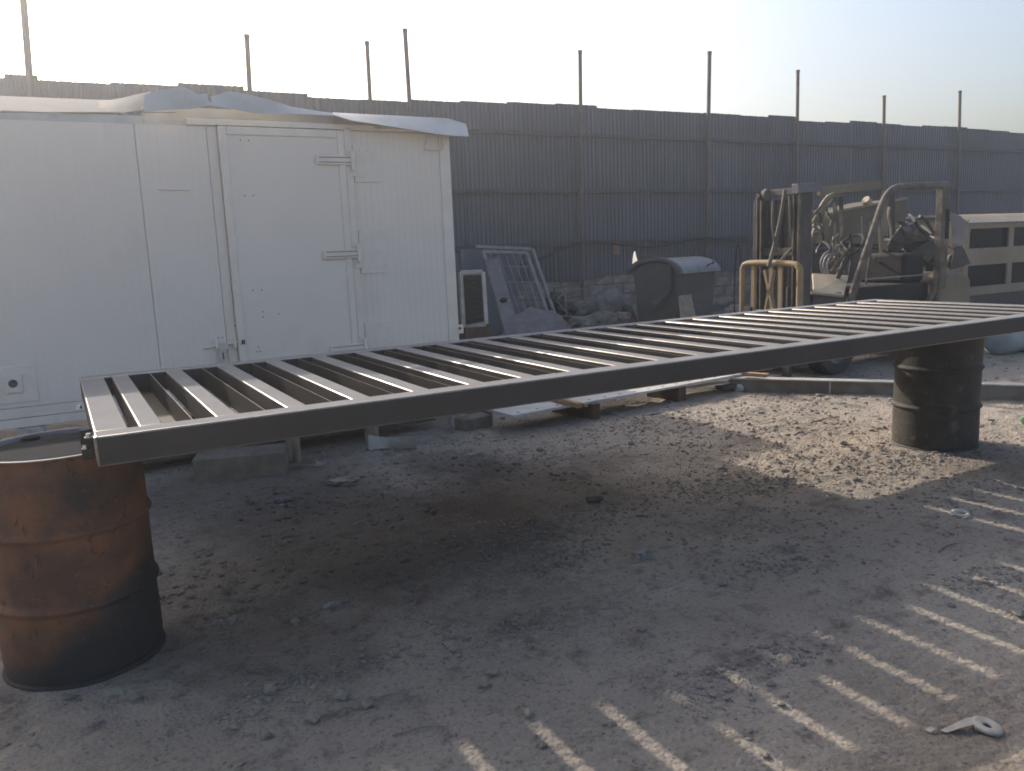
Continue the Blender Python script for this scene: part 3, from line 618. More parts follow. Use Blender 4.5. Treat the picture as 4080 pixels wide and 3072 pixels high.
def sheet_bottom(x):
    xm = (x + 0.0575) / S_ - 0.0575
    b = 0.86 + 0.05 * mnoise.noise(Vector((xm * .7, 3, 1)))
    if 8.9 < xm < 11.2: b += 0.06 * smooth01((xm - 8.9) / 1.2)
    if 10.43 < xm < 10.60:
        t = (xm - 10.43) / 0.09 if xm < 10.52 else (10.60 - xm) / 0.08
        b = max(b, 1.04 + 0.42 * max(0, min(1, t)))
    return fz(b) if xm > 6 else fz(0.3)
for k, ((xa, zt), (xb, _)) in enumerate(zip(tops[:-1], tops[1:])):
    x0, x1 = fx(xa), fx(xb) + 0.03
    n = max(8, int(round((x1 - x0) / 0.088))); pit = (x1 - x0) / n
    xs, dd = [], []
    for i in range(n):
        for fr, d in ((0.0, 0.0), (0.40, 0.0), (0.52, -0.020), (0.88, -0.020)):
            xs.append(x0 + (i + fr) * pit); dd.append(d)
    xs.append(x1); dd.append(0.0)
    lean = random.uniform(-0.006, 0.006); off = 0.012 * (k % 2)
    top_r = [(x, FY + d + off + lean, fz(zt) + random.uniform(-.004, .004)) for x, d in zip(xs, dd)]
    bot_r = [(x, FY + d + off, sheet_bottom(x)) for x, d in zip(xs, dd)]
    MB().sheet([bot_r, top_r], -0.0015).build('corrugated_sheet', 'fence', fence, recalc=False)
for z, hgt in ((3.66, 0.055), (2.60, 0.06), (1.60, 0.05)):
    MB().box(fx(-4), fx(49), FY - 0.085, FY - 0.031, fz(z) - hgt / 2, fz(z) + hgt / 2).build('rail', 'rail', fence)
for (ptop, pmid, r) in (((88, -60), (107, 350), 0.046), ((983, 140), (990, 362), 0.036), ((1462, 167), (1476, 455), 0.032), ((1613, 117), (1632, 400), 0.036), ((2311, 203), (2311, 600), 0.036), ((2827, 207), (2816, 600), 0.04), ((3179, 281), (3176, 600), 0.036), ((3523, 382), (3523, 600), 0.036), ((3825, 363), (3825, 600), 0.036)):
    a = onY(*ptop, FY - 0.125); b = onY(*pmid, FY - 0.125); d = (b - a); e = a + d * ((a.z + 0.15) / (a.z - b.z))
    e.x = a.x + (e.x - a.x) * 0.6
    b_ = MB(); b_.tube([a, (a + e) / 2, e], r, 10); ps = b_.build('post', 'post', fence, smooth=True, angle=50)
    bc = MB(); bc.tube([a - (e - a).normalized() * 0.008, a + (e - a).normalized() * 0.04], r + 0.007, 10); bc.build('post_cap', 'post', ps, smooth=True, angle=50)
# block base: mortar core with blocks proud of it
MB().box(fx(-4), fx(49), FY + 0.06, FY + 0.24, -0.3, fz(0.985)).build('mortar_core', 'mortar', fence)
bm0 = None
for row in range(5):
    z = row * 0.203 + 0.0
    x = 5.2 + (0.2 if row % 2 else 0) - 0.05 * row
    while x < 19:
        w_ = 0.396
        xm = (x + 0.0575) / S_
        if z + 0.2 < fz(0.98) and not (row == 9):
            if bm0 is None:
                bm0 = MB().box(0, w_ - 0.012, 0.0, 0.12, 0.006, 0.196).build('block', 'block', fence, bevel=0.008, seg=1); bo = bm0
            else: bo = dup(bm0, fence)
            bo.location = (x, FY + 0.035 + random.uniform(-0.012, 0.012), z - 0.02); bo.rotation_euler = (0, random.uniform(-.008, .008), random.uniform(-.01, .01))
        x += w_ + 0.004
# weld marks / rag on the fence
p = onY(2456, 995, FY - 0.04); tag(MB().sheet([[(p.x - .07, FY - 0.05, p.z + .10), (p.x, FY - .06, p.z + .11), (p.x + .06, FY - .05, p.z + .10)], [(p.x - .075, FY - .055, p.z), (p.x, FY - .07, p.z), (p.x + .065, FY - .055, p.z)], [(p.x - .07, FY - .05, p.z - .10), (p.x, FY - .06, p.z - .09), (p.x + .06, FY - .05, p.z - .105)]], 0.004).build('notice_board', 'yellow'), 'small faded yellow plate fixed to the corrugated fence', 'plate')
# sagging cable along the fence
cp = [onY(px, py, FY - 0.17) for px, py in ((1985, 1065), (2060, 1058), (2150, 1032), (2230, 995), (2311, 966), (2400, 963), (2480, 975), (2570, 984), (2660, 975), (2740, 955), (2815, 946), (2900, 953), (3000, 960), (3060, 957), (3200, 945), (3320, 962), (3450, 985))]
def cat(pts, k=6):
    out = []
    P = [pts[0]] + list(pts) + [pts[-1]]
    for i in range(1, len(P) - 2):
        for j in range(k):
            t = j / k; a, b, c, d = P[i - 1], P[i], P[i + 1], P[i + 2]
            out.append(0.5 * ((2 * b) + (-a + c) * t + (2 * a - 5 * b + 4 * c - d) * t * t + (-a + 3 * b - 3 * c + d) * t ** 3))
    out.append(Vector(pts[-1])); return out
tag(MB().tube(cat(cp), 0.022, 8).build('cable', 'cable', smooth=True), 'black cable sagging along the fence between the posts', 'cable')

# ------------------------------------------------------------------ things in the yard under and beyond the gate
def blob(name, m, c, r, amp=0.18, f=2.2, seed=0.0, sub=3, flat=True, parent=None, zmin=-9, fold=0.0):
    bm = bmesh.new(); bmesh.ops.create_icosphere(bm, subdivisions=sub, radius=1.0)
    for v in bm.verts:
        n = v.co.normalized(); k = 1 + amp * mnoise.fractal(n * f + Vector((seed, seed * 2, -seed)), 1.0, 2.0, 4)
        if fold: k += fold * abs(mnoise.noise(n * f * 2.5 + Vector((seed * 3, 1, 2)))) - fold * .3
        v.co = Vector((n.x * r[0] * k, n.y * r[1] * k, max(n.z * r[2] * k, zmin)))
    me = bpy.data.meshes.new(name); bm.to_mesh(me); bm.free()
    for p in me.polygons: p.use_smooth = not flat
    me.materials.append(M[m]); o = bpy.data.objects.new(name, me); C.objects.link(o); o.location = c
    if parent is not None: o.parent = parent
    return o

# concrete block used as a step
p0 = G(775, 1927); p1 = G(1145, 1893)
dx = (p1 - p0); ang = math.atan2(dx.y, dx.x); Lb = dx.length
tag(MB().box(0, Lb, 0, 0.30, -0.01, 0.175).build('concrete_block', 'cstep', bevel=0.012, seg=2, loc=(p0.x, p0.y, 0), rot=(0, 0, ang)), 'pale concrete block lying beside the wooden door step', 'block')
# wooden step at the door: four legs, platform behind the gate
st = thing('door_step', 'small wooden step stand with four round legs below the cabin door', 'step')
legs = [G(1186, 1848), G(1156, 1818), G(1498, 1790), G(1468, 1765)]
for k, l in enumerate(legs):
    b = MB(); b.tube([(l.x, l.y, -0.01), (l.x + 0.004, l.y, 0.17), (l.x, l.y, 0.34)], [0.031, 0.029, 0.030], 12); b.build('leg', 'palewood', st, smooth=True, angle=50)
a, b_, c_, d_ = legs
for k in range(4):
    t0 = k / 4; v0 = a.lerp(b_, t0 * 1.25 - .12); v1 = c_.lerp(d_, t0 * 1.25 - .12)
    dv = (v1 - v0).normalized() * 0.06
    mb = MB(); mb.bar(v0 - dv + Vector((0, 0, .352)), v1 + dv + Vector((0, 0, .352)), 0.05, 0.022); mb.build('tread_board', 'palewood', st)
mb = MB(); mb.bar(b_ + Vector((0, 0, .19)), d_ + Vector((0, 0, .19)), 0.02, 0.06); mb.build('brace', 'palewood', st)
for (px, py, sx, sy, lab) in ((1186, 1852, .10, .075, 'flat brick under the left front leg of the wooden step'), (1498, 1796, .085, .06, 'flat brick under the right front leg of the wooden step')):
    p = G(px, py); tag(MB().box(-sx, sx, -sy, sy, -0.02, 0.016).build('brick', 'cstep', bevel=0.008, loc=(p.x + .02, p.y + .01, 0), rot=(0, 0, .15)), lab, 'brick')
# folded white sheet beside the step
f0, f1, f2, f3 = G(1470, 1800), G(1655, 1790), G(1668, 1780, .05), G(1470, 1765, .06)
rows = []
for t in np.linspace(0, 1, 6):
    rows.append([f0.lerp(f1, s_) * (1 - t) + f3.lerp(f2, s_) * t + Vector((0, 0, 0.012 + 0.055 * t ** 2 + 0.01 * math.sin(s_ * 5 + t * 3))) for s_ in np.linspace(0, 1, 9)])
tag(MB().sheet(rows, 0.003).build('plastic_sheet', 'whiteplastic', smooth=True), 'bent white plastic sheet lying on the dirt below the cabin door', 'sheet')
# bricks at the cabin's right foot
for (px, py, w_, d_, h_, rz, lab) in ((1905, 1715, .15, .10, .115, .10, 'broken concrete brick standing right of the cabin foot'), (1905, 1660, .16, .10, .09, -.2, 'grey brick behind the broken one at the cabin foot'), (660, 1850, .17, .11, .06, .25, 'flat stone slab beside the flaky white cabin foot')):
    p = G(px, py); tag(MB().box(-w_, w_, -d_, d_, -0.01, h_).build('brick', 'cstep', bevel=0.012, loc=(p.x, p.y + d_, 0), rot=(0, 0, rz)), lab, 'brick')

# white perforated plate bridging to the beam
pl = thing('steel_plate', 'long white drilled steel plate propped off the ground beyond the gate', 'plate', (3.158, 2.944, 0.152), rad(5.8))
bmp = bmesh.new()
mb = MB(); mb.box(0, 2.90, 0, 0.43, 0, 0.022); o = mb.build('plate_body', 'plate', pl, bevel=0.002)
hx = [0.10, 0.30] + [0.52 + 0.185 * k for k in range(13)]
for x in hx:
    for y in (0.07, 0.36): 
        MB().lathe([(0, 0.0232), (0.014, 0.0232), (0.0155, 0.0222)], 14, c=(x, y)).build('bolt_hole', 'skid', pl)
tag(MB().box(-0.04, 0.04, -0.3, 0.3, -0.01, 0.152).build('bearer', 'brownwood', loc=(4.0, 3.28, 0), rot=(0, 0, .1)), 'dark timber bearer under the left part of the white plate', 'timber')
tag(MB().box(-0.05, 0.05, -0.22, 0.22, -0.01, 0.152).build('bearer', 'brownwood', loc=(5.15, 3.38, 0), rot=(0, 0, .1)), 'dark timber bearer under the middle of the white plate', 'timber')
# splintered timber on the plate
sp = thing('splintered_wood', 'splintered offcut of raw timber lying on the white plate', 'timber')
q0 = G(2225, 1595, .18); q1 = G(2305, 1625, .18)
for k, (o1, o2, hh) in enumerate(((0, 0, .03), (.05, .02, .022), (-.03, .05, .018))):
    mb = MB(); mb.bar(q0 + Vector((-.03 + o1 * .3, .10 + o1, .022 + hh / 2 * 0)), q1 + Vector((o2, -.02 + o1, .022)), .05 - .01 * k, hh + .01); mb.build('splinter', 'wood', sp)
# steel I-beam lying across the yard
bd = Vector((0.616, -0.788, 0)).normalized(); bn = Vector((0.788, 0.616, 0)).normalized()
ib = thing('steel_beam', 'long grey steel I-beam lying on the dirt behind the black drum', 'beam')
A0 = Vector((5.86, 3.23, 0)); LB = 3.9
def obar(u0, u1, v0, v1, z0, z1):
    m = MB(); vs = []
    for z in (z0, z1):
        for v in (v0, v1):
            for u in (u0, u1): vs.append(A0 + bd * u + bn * v + Vector((0, 0, z)))
    return m.add(vs, [(0, 2, 3, 1), (4, 5, 7, 6), (0, 1, 5, 4), (2, 6, 7, 3), (0, 4, 6, 2), (1, 3, 7, 5)])
obar(0, LB, 0, 0.13, 0.137, 0.150).build('top_flange', 'beam_lit', ib, bevel=0.002)
obar(0, LB, 0.02, 0.11, 0.0125, 0.137).build('web', 'beam', ib)
obar(0, LB, 0, 0.13, -0.005, 0.012).build('bottom_flange', 'beam', ib, bevel=0.002)
for u in (0.95, 2.18, 3.2): obar(u, u + 0.012, 0.002, 0.02, 0.013, 0.1365).build('stiffener', 'beam_lit', ib)
# fresh timber on the beam end, planks behind
q = G(3010, 1497, .16)
mb = MB(); mb.bar(G(2960, 1494, .175) + Vector((0, 0, .015)), G(3058, 1502, .175) + Vector((0, 0, .015)), .075, .035)
tag(mb.build('timber_offcut', 'wood', bevel=0.003), 'short fresh yellow timber offcut on the end of the beam', 'timber')
for (a1, b1, hh, lab) in (((3030, 1478), (3175, 1458), .03, 'weathered pale plank behind the beam, upper of two'), ((3060, 1486), (3140, 1476), .025, 'weathered pale plank behind the beam, lower of two')):
    mb = MB(); A = G(*a1, .2); B = G(*b1, .2); mb.bar(A + Vector((0, .25, 0)), B + Vector((0, .25, 0)), .10, hh); tag(mb.build('plank', 'palewood', bevel=0.003), lab, 'plank')
q = G(3195, 1480, 0); tag(MB().box(-.35, .35, -.06, .06, -.01, .185).build('bearer', 'brownwood', loc=(q.x - .35, q.y + .28, 0), rot=(0, 0, -.15)), 'low timber bearer carrying the weathered planks', 'timber')
# small motor casing by the plate
mo = thing('motor_casing', 'small white and black motor casing on the dirt by the beam', 'motor', G(2945, 1565), 0.5)
MB().lathe([(0.0, -.03), (.03, -.03), (.036, -.02), (.042, -.02), (.045, 0), (.042, .02), (.036, .02), (.03, .03), (0, .03)], 18).build('ring', 'whiteplastic', mo, loc=(0, 0, .045), rot=(rad(90), 0, rad(60)), smooth=True, angle=35)
MB().box(.04, .09, -.03, .03, .0, .075).build('body', 'rubber', mo, bevel=.006)
MB().box(.09, .125, -.028, .028, .005, .07).build('cap', 'whiteplastic', mo, bevel=.006)

# litter --------------------------------------------------------------
tr = thing('tape_reel', 'flat white tape reel with a strip of tape trailing from it', 'tape reel', G(3930, 2905), 0.0)
MB().lathe([(0.014, 0.0), (0.042, 0.0), (0.046, 0.003), (0.046, 0.010), (0.041, 0.014), (0.035, 0.015), (0.018, 0.012), (0.014, 0.010), (0.014, 0.0)], 36).build('disc', 'tape', tr, smooth=True, angle=30, loc=(0, 0, .004), rot=(rad(7), rad(8), 0))
MB().lathe([(0, .004), (.0155, .004)], 20).build('hub_hole', 'dark', tr, loc=(0, 0, .003))
org = G(3930, 2905)
tp = [G(px, py) - org for px, py in ((3880, 2880), (3850, 2890), (3800, 2903), (3745, 2915), (3705, 2908), (3682, 2912))]
hts = [0.020, 0.026, 0.016, 0.003, 0.010, 0.003]
rows = [[p + Vector((0, 0, h)), p + Vector((0.004, -0.004, h + 0.0)) + Vector((-.004, -.026 if i < 3 else -.018, .004 - .010 * (i < 2)))] for i, (p, h) in enumerate(zip(tp, hts))]
MB().sheet([list(r) for r in zip(*rows)], 0.0012).build('tape_strip', 'tape', tr, smooth=True)
p = G(3826, 2050); tag(MB().lathe([(0.030, 0), (0.044, 0), (0.048, .004), (0.046, .009), (0.038, .012), (0.030, .009), (0.030, 0)], 30).build('white_ring', 'whiteplastic', loc=(p.x, p.y, .004), rot=(rad(5), 0, 0), smooth=True), 'white plastic ring lying in a light stripe near the black drum', 'ring')
p = G(2370, 2005); b = MB()
ax = Matrix.Translation((p.x, p.y, .026)) @ Euler((0, 0, rad(-24))).to_matrix().to_4x4() @ Euler((0, rad(90), 0)).to_matrix().to_4x4()
b.lathe([(.016, -.05), (.021, -.05), (.021, .05), (.016, .05), (.016, -.05)], 24, mtx=ax); tag(b.build('pipe_stub', 'skid', smooth=True, angle=35), 'short dark pipe offcut lying among gravel in the shade', 'pipe')
gb = thing('green_bottle', 'crushed green plastic bottle at the right edge beyond the black drum', 'bottle', G(4085, 1690), 0.4)
MB().lathe([(0, -.005), (.03, 0), (.034, .02), (.030, .06), (.034, .10), (.030, .15), (.016, .19), (.013, .205), (0, .205)], 20).build('body', 'green', gb, loc=(-.05, 0, .034), rot=(rad(90), 0, rad(70)), smooth=True)
MB().lathe([(0, 0), (.015, 0), (.015, .018), (0, .018)], 14).build('cap', 'whiteplastic', gb, loc=(.14, .07, .034), rot=(rad(90), 0, rad(70)))
def crumple(name, m, px, py, r, lab, cat_, seed, amp=.35, fold=.35):
    p = G(px, py); o = blob(name, m, (p.x, p.y, ground_z(p.x, p.y) + r[2] * .55), r, amp, 2.6, seed, 3, True, fold=fold); return tag(o, lab, cat_)
crumple('paper_ball', 'paper', 2560, 2230, (.05, .04, .035), 'crumpled pale paper ball on the shaded dirt', 'paper', 1.3)
crumple('wrapper', 'purple', 1135, 2002, (.07, .035, .022), 'crumpled dark purple wrapper in the shade near the concrete block', 'wrapper', 2.1)
crumple('plastic_bag', 'paper', 1370, 1925, (.12, .06, .022), 'flattened torn plastic bag in front of the wooden step', 'bag', 3.7, .5, .6)
crumple('plastic_bag', 'paper', 1280, 1857, (.07, .05, .02), 'small torn grey bag beside the legs of the wooden step', 'bag', 4.9, .5, .6)
crumple('bottle_scrap', 'paper', 1325, 2408, (.045, .018, .012), 'flattened clear plastic bottle scrap in the dark soil', 'bottle', 5.2)
crumple('paper_scrap', 'paper', 620, 2385, (.04, .02, .012), 'pale paper scrap right of the rusty drum', 'paper', 6.2)
crumple('cloth_scrap', 'paper', 1890, 1820, (.075, .03, .012), 'pale flattened rag in front of the cabin foot', 'rag', 7.2, .5, .6)
crumple('cloth_scrap', 'paper', 2595, 1655, (.10, .03, .010), 'thin pale cardboard scrap at the edge of the sunlit patch', 'cardboard', 8.2, .5, .5)
crumple('cloth_scrap', 'palewood', 2805, 1694, (.09, .03, .010), 'tan cardboard scrap inside the sunlit patch', 'cardboard', 8.9, .5, .5)
crumple('snail_shell_stone', 'stonegrey', 1078, 2760, (.026, .022, .022), 'round banded pale stone at the end of the rubble line', 'stone', 3.3, .15, .1)
for k, (a_, b2, r, lab) in enumerate((((3230, 1688), (3345, 1664), .006, 'dry twig in the sunlit patch left of the black drum'), ((3740, 2205), (3810, 2172), .005, 'thin dry twig in the shade below the black drum'), ((1565, 2940), (1790, 2905), .003, 'thin wire lying in the foreground dust'), ((3165, 1738), (3205, 1726), .007, 'short stick in the sunlit patch'))):
    A = G(*a_); B = G(*b2); mid = (A + B) / 2 + Vector((.01, .015, .006))
    tag(MB().tube([A + Vector((0, 0, .008)), mid + Vector((0, 0, .006)), B + Vector((0, 0, .010))], [r, r * .9, r * .6], 6).build('twig', 'bark', smooth=True), lab, 'twig')

# gravel and stones ---------------------------------------------------
ico = [Vector(v) for v in ((0, 0, 1), (.894, 0, .447), (.276, .851, .447), (-.724, .526, .447), (-.724, -.526, .447), (.276, -.851, .447), (.724, .526, -.447), (-.276, .851, -.447), (-.894, 0, -.447), (-.276, -.851, -.447), (.724, -.526, -.447), (0, 0, -1))]
icf = [(0, 1, 2), (0, 2, 3), (0, 3, 4), (0, 4, 5), (0, 5, 1), (1, 6, 2), (2, 7, 3), (3, 8, 4), (4, 9, 5), (5, 10, 1), (2, 6, 7), (3, 7, 8), (4, 8, 9), (5, 9, 10), (1, 10, 6), (6, 11, 7), (7, 11, 8), (8, 11, 9), (9, 11, 10), (10, 11, 6)]
def pebbles(mb, pts):
    for (x, y, s_) in pts:
        a = random.uniform(0, 6.28); ca, sa = math.cos(a), math.sin(a); sx, sy, sz = s_ * random.uniform(.8, 1.35), s_ * random.uniform(.6, 1.0), s_ * random.uniform(.35, .7)
        z = ground_z(x, y) + sz * .35; vs = []
        for v in ico:
            k = random.uniform(.78, 1.18); px_, py_ = v.x * sx * k, v.y * sy * k
            vs.append((x + px_ * ca - py_ * sa, y + px_ * sa + py_ * ca, z + v.z * sz * k))
        mb.add(vs, icf)
def cluster(px, py, n, sx, sy, lo, hi):
    p = G(px, py); out = []
    for _ in range(int(n * 1.7)):
        out.append((p.x + random.gauss(0, sx * 1.25), p.y + random.gauss(0, sy * 1.35), (lo + (hi - lo) * random.random() ** 3.0) * .68))
    return out
pts = []
for a in ((2050, 2180, 260, .22, .12, .008, .022), (2150, 2250, 160, .16, .08, .009, .024), (1950, 2120, 150, .25, .12, .007, .018), (2200, 2480, 170, .22, .05, .007, .020), (2330, 2040, 150, .16, .10, .009, .024), (2600, 1950, 200, .35, .16, .008, .020), (3000, 2120, 160, .28, .14, .008, .022), (3150, 2240, 90, .16, .07, .010, .026),
          (3000, 1910, 220, .30, .12, .010, .026), (3450, 1840, 240, .40, .16, .010, .028), (3620, 1880, 160, .32, .12, .010, .028), (3850, 1960, 140, .3, .10, .010, .030), (3300, 1730, 140, .45, .2, .008, .022), (3750, 1815, 70, .18, .05, .012, .034),
          (1230, 2705, 90, .10, .03, .008, .024), (1020, 2830, 40, .07, .03, .009, .026), (1500, 2650, 60, .20, .03, .006, .014), (880, 2480, 26, .035, .03, .012, .028), (560, 1850, 160, .22, .10, .010, .034), (700, 1875, 80, .16, .05, .008, .024), (2830, 2740, 90, .09, .06, .007, .022), (3080, 2610, 90, .12, .05, .007, .020), (3940, 2320, 70, .10, .05, .010, .028),
          (2700, 1760, 260, .5, .25, .008, .022), (2100, 1790, 260, .45, .3, .007, .018), (1800, 1900, 200, .4, .22, .006, .016), (1500, 2000, 120, .4, .2, .006, .014), (2500, 1700, 120, .3, .2, .008, .02)):
    pts += cluster(*a)
for _ in range(9000):
    x = random.uniform(-0.8, 7.5); y = random.uniform(-1.9, 4.2)
    if fbm(x, y, 1.1, 3, 12.3) + random.uniform(-.5, .5) < -0.05: continue
    pts.append((x, y, 0.0028 + 0.012 * random.random() ** 4))
for _ in range(900):
    x = random.uniform(3, 15); y = random.uniform(2, 9.6); pts.append((x, y, 0.012 + 0.03 * random.random() ** 3))
pts = [q for q in pts if math.hypot(q[0] + .11, q[1] - .66) > .31 and math.hypot(q[0] - 5.5, q[1] - .75) > .30]
gm = MB(); pebbles(gm, pts)
gv_ = gm.build('gravel', 'stonegrey', recalc=False); gv_['kind'] = 'stuff'
tag(gv_, 'loose grey gravel and grit scattered over the dirt', 'gravel')
# trodden clods of the same soil, thickest in the rubble strip across the middle
cl = []
tries = 0
while len(cl) < 3400 and tries < 40000:
    tries += 1
    x = random.uniform(-0.2, 7.2); y = random.uniform(-0.9, 3.4)
    m_ = fbm(x, y, 0.9, 3, 21.3) + 0.55 * smooth01((y + .2 - .05 * x) / .8) - 0.25
    if m_ + random.uniform(-.35, .2) < 0.12: continue
    cl.append((x, y, 0.006 + 0.020 * random.random() ** 3))
cl = [q for q in cl if math.hypot(q[0] + .11, q[1] - .66) > .32 and math.hypot(q[0] - 5.5, q[1] - .75) > .31]
cm_ = MB(); pebbles(cm_, cl)
co_ = cm_.build('soil_clods', 'dirt', recalc=False); co_['kind'] = 'stuff'; tag(co_, 'trodden brown soil clods and crumbs across the middle of the yard', 'soil')
# straw, chips and leaf bits: thin flakes
fl = MB()
for _ in range(160):
    x = random.uniform(-0.6, 7.0); y = random.uniform(-1.8, 3.6); a = random.uniform(0, 6.28); L_ = random.uniform(.004, .018); wv = random.uniform(.002, .006); z = ground_z(x, y) + .004
    u = Vector((math.cos(a) * L_, math.sin(a) * L_, random.uniform(-.002, .004))); v = Vector((-math.sin(a) * wv, math.cos(a) * wv, random.uniform(-.002, .003))); p = Vector((x, y, z))
    fl.add([p - u - v, p + u - v * .4, p + u * 1.1 + v, p - u * .7 + v], [(0, 1, 2, 3)])
fo_ = fl.build('dry_litter', 'palewood', recalc=False); fo_['kind'] = 'stuff'; tag(fo_, 'tiny pale flakes of dry litter scattered over the dirt', 'litter')
# larger single stones
stones = [(545, 2790, .030, 'pale rounded stone in the dust right of the rusty drum'), (1245, 2870, .034, 'dark flat stone in the bottom foreground below the rubble line'), (1463, 2815, .030, 'smooth pale stone right of the rubble line in the foreground'), (1365, 2785, .036, 'large smooth stone lying just off the end of the rubble line'), (1068, 2945, .026, 'dark pointed stone nearest the bottom edge of the yard'),
          (2880, 2335, .034, 'dark lone stone in the shade above the light stripes'), (1960, 2690, .030, 'grey stone left of the light stripes in the foreground'), (2560, 2520, .028, 'flat pale stone in the middle of the shaded dirt'), (3360, 1775, .036, 'dark upright stone in the sunlit patch left of the black drum'), (4055, 2450, .036, 'grey stone between the light stripes at the right edge'),
          (880, 2490, .028, 'blue-grey stone in a small heap right of the rusty drum'), (1175, 2475, .030, 'rounded stone in the dark soil right of the rusty drum'), (2150, 1800, .034, 'stone in the shade in front of the white plate'), (3790, 2420, .022, 'small stone lying beside a light stripe on the right'), (270, 2780, .028, 'whitish stone close to the foot of the rusty drum')]
base_st = []
for k in range(5):
    o = blob('stone', 'stonegrey', (0, 0, 0), (1, .8, .6), .55, 2.2, 11.3 * k + 2, 2, True); base_st.append(o.data); bpy.data.objects.remove(o)
for k, (px, py, r, lab) in enumerate(stones):
    p = G(px, py); o = bpy.data.objects.new('stone', base_st[k % 5]); C.objects.link(o)
    o.location = (p.x, p.y, ground_z(p.x, p.y) + r * .25); o.scale = (r * .82, r * .82, r * .78); o.rotation_euler = (random.uniform(-.2, .2), random.uniform(-.2, .2), random.uniform(0, 6.28))
    tag(o, lab, 'stone', 'loose stones on the dirt')

# ------------------------------------------------------------------ scrap between the cabin and the fence
# air-conditioner casing on a brown crate
ac = thing('air_conditioner', 'white framed air conditioner with dark mesh front beside the cabin', 'air conditioner')
Y1 = 5.0
def q4(pts, y): return [onY(px, py, y) for px, py in pts]
TL, TR, BR_, BL = onY(1836, 1085, Y1), onY(1922, 1083, Y1 - .10), onY(1935, 1290, Y1 - .10), onY(1848, 1307, Y1)
dn = Vector((.25, .5, 0)).normalized() * 0.30
MB().prism([TL, BL, BR_, TR], -dn * 1.0).build('casing', 'whiteplastic', ac)
def inner(f): 
    c_ = (TL + TR + BR_ + BL) / 4; return [c_ + (v - c_) * f + Vector((-.004, -.006, 0)) for v in (TL, BL, BR_, TR)]
fr = MB(); cc = [TL, BL, BR_, TR]
for i in range(4):
    m_ = MB(); m_.bar(cc[i], cc[(i + 1) % 4], 0.045, 0.045, up=(0, -1, 0)); m_.build('frame', 'whiteplastic', ac)
n_ = Vector((-.03, -.028, 0)); iv = [(v + (sum(cc, Vector()) / 4 - v) * .12) + Vector((0, -.026, 0)) for v in cc]
MB().prism(iv, (0, -.004, 0)).build('mesh_panel', 'mesh', ac)
for k in range(9):
    t = (k + 1) / 10; m_ = MB(); m_.tube([iv[0].lerp(iv[1], t) + Vector((0, -.004, 0)), iv[3].lerp(iv[2], t) + Vector((0, -.004, 0))], .0025, 5); m_.build('grille_wire', 'skid', ac)
b0, b1 = onY(1842, 1300, Y1), onY(1940, 1300, Y1 - .1)
cr = thing('wooden_crate', 'reddish brown wooden crate carrying the air conditioner', 'crate')
MB().box(b0.x - .02, b1.x + .04, Y1 - .12, Y1 + .35, 0.05, b0.z - .012).build('crate_body', 'brownwood', cr, bevel=.004)
for zz in (.12, .45): MB().box(b0.x - .025, b1.x + .045, Y1 - .135, Y1 - .121, zz, zz + .09).build('crate_batten', 'brownwood', cr)
for xx in (b0.x, b1.x - .02): MB().box(xx, xx + .05, Y1 - .1, Y1 + .3, -.02, .05).build('crate_runner', 'brownwood', cr)

def leaning(name, label, cat_, m, corners, th, group=None):
    TLc, TRc, BRc, BLc = corners
    n = (TRc - TLc).cross(BLc - TLc).normalized(); n = n if n.y < 0 else -n
    o = MB().prism([TLc, BLc, BRc, TRc], n * th).build(name, m); return tag(o, label, cat_, group)
# slate sheet leaning on the fence, door panel and window grille in front of it
leaning('sheet_panel', 'large slate grey sheet leaning against the fence behind the grille', 'sheet', 'bluesheet', (onY(1835, 992, 9.8), onY(2075, 1000, 9.8), onY(2060, 1345, 8.7), onY(1850, 1345, 8.7)), .02)
leaning('sheet_panel', 'grey sheet panel standing behind the slate sheet by the fence', 'sheet', 'greysheet', (onY(1700, 1010, 9.85), onY(1850, 1010, 9.85), onY(1850, 1340, 9.2), onY(1700, 1340, 9.2)), .02)
gt = [onY(1922, 1004, 9.45), onY(2096, 1008, 9.45), onY(2198, 1300, 8.2), onY(2035, 1300, 8.2)]
grl = thing('window_grille', 'grey steel window grille leaning against the fence', 'grille')
for i in range(4):
    m_ = MB(); m_.bar(gt[i], gt[(i + 1) % 4], .06, .06, up=(0, -1, 0.3)); m_.build('frame_bar', 'grille', grl)
m_ = MB(); m_.bar(gt[1] + Vector((.13, 0, .05)), gt[2] + Vector((.13, 0, 0)), .05, .05, up=(0, -1, .3)); m_.build('frame_bar', 'grille', grl)
m_ = MB(); m_.bar(gt[0] + Vector((-.1, .05, .09)), gt[1] + Vector((.13, .05, .06)), .05, .05, up=(0, -1, .3)); m_.build('frame_bar', 'grille', grl)
for k in range(5):
    t = (k + 1) / 6; m_ = MB(); m_.tube([gt[0].lerp(gt[1], t), gt[3].lerp(gt[2], t)], .011, 6); m_.build('grille_bar', 'grille', grl)
for t in (.2, .42, .63, .84):
    m_ = MB(); m_.tube([gt[0].lerp(gt[3], t), gt[1].lerp(gt[2], t)], .011, 6); m_.build('grille_bar', 'grille', grl)
dl = leaning('door_leaf', 'pale grey door leaf with an oval hole leaning on the grille', 'door', 'greysheet', (onY(1930, 1034, 9.05), onY(1985, 1028, 9.05), onY(2080, 1345, 8.0), onY(2020, 1345, 8.0)), .035)
hc = onY(2007, 1196, 8.46); blob('handle_hole', 'dark', hc, (.07, .02, .045), .1, 2, 1.1, 2, False, parent=dl)
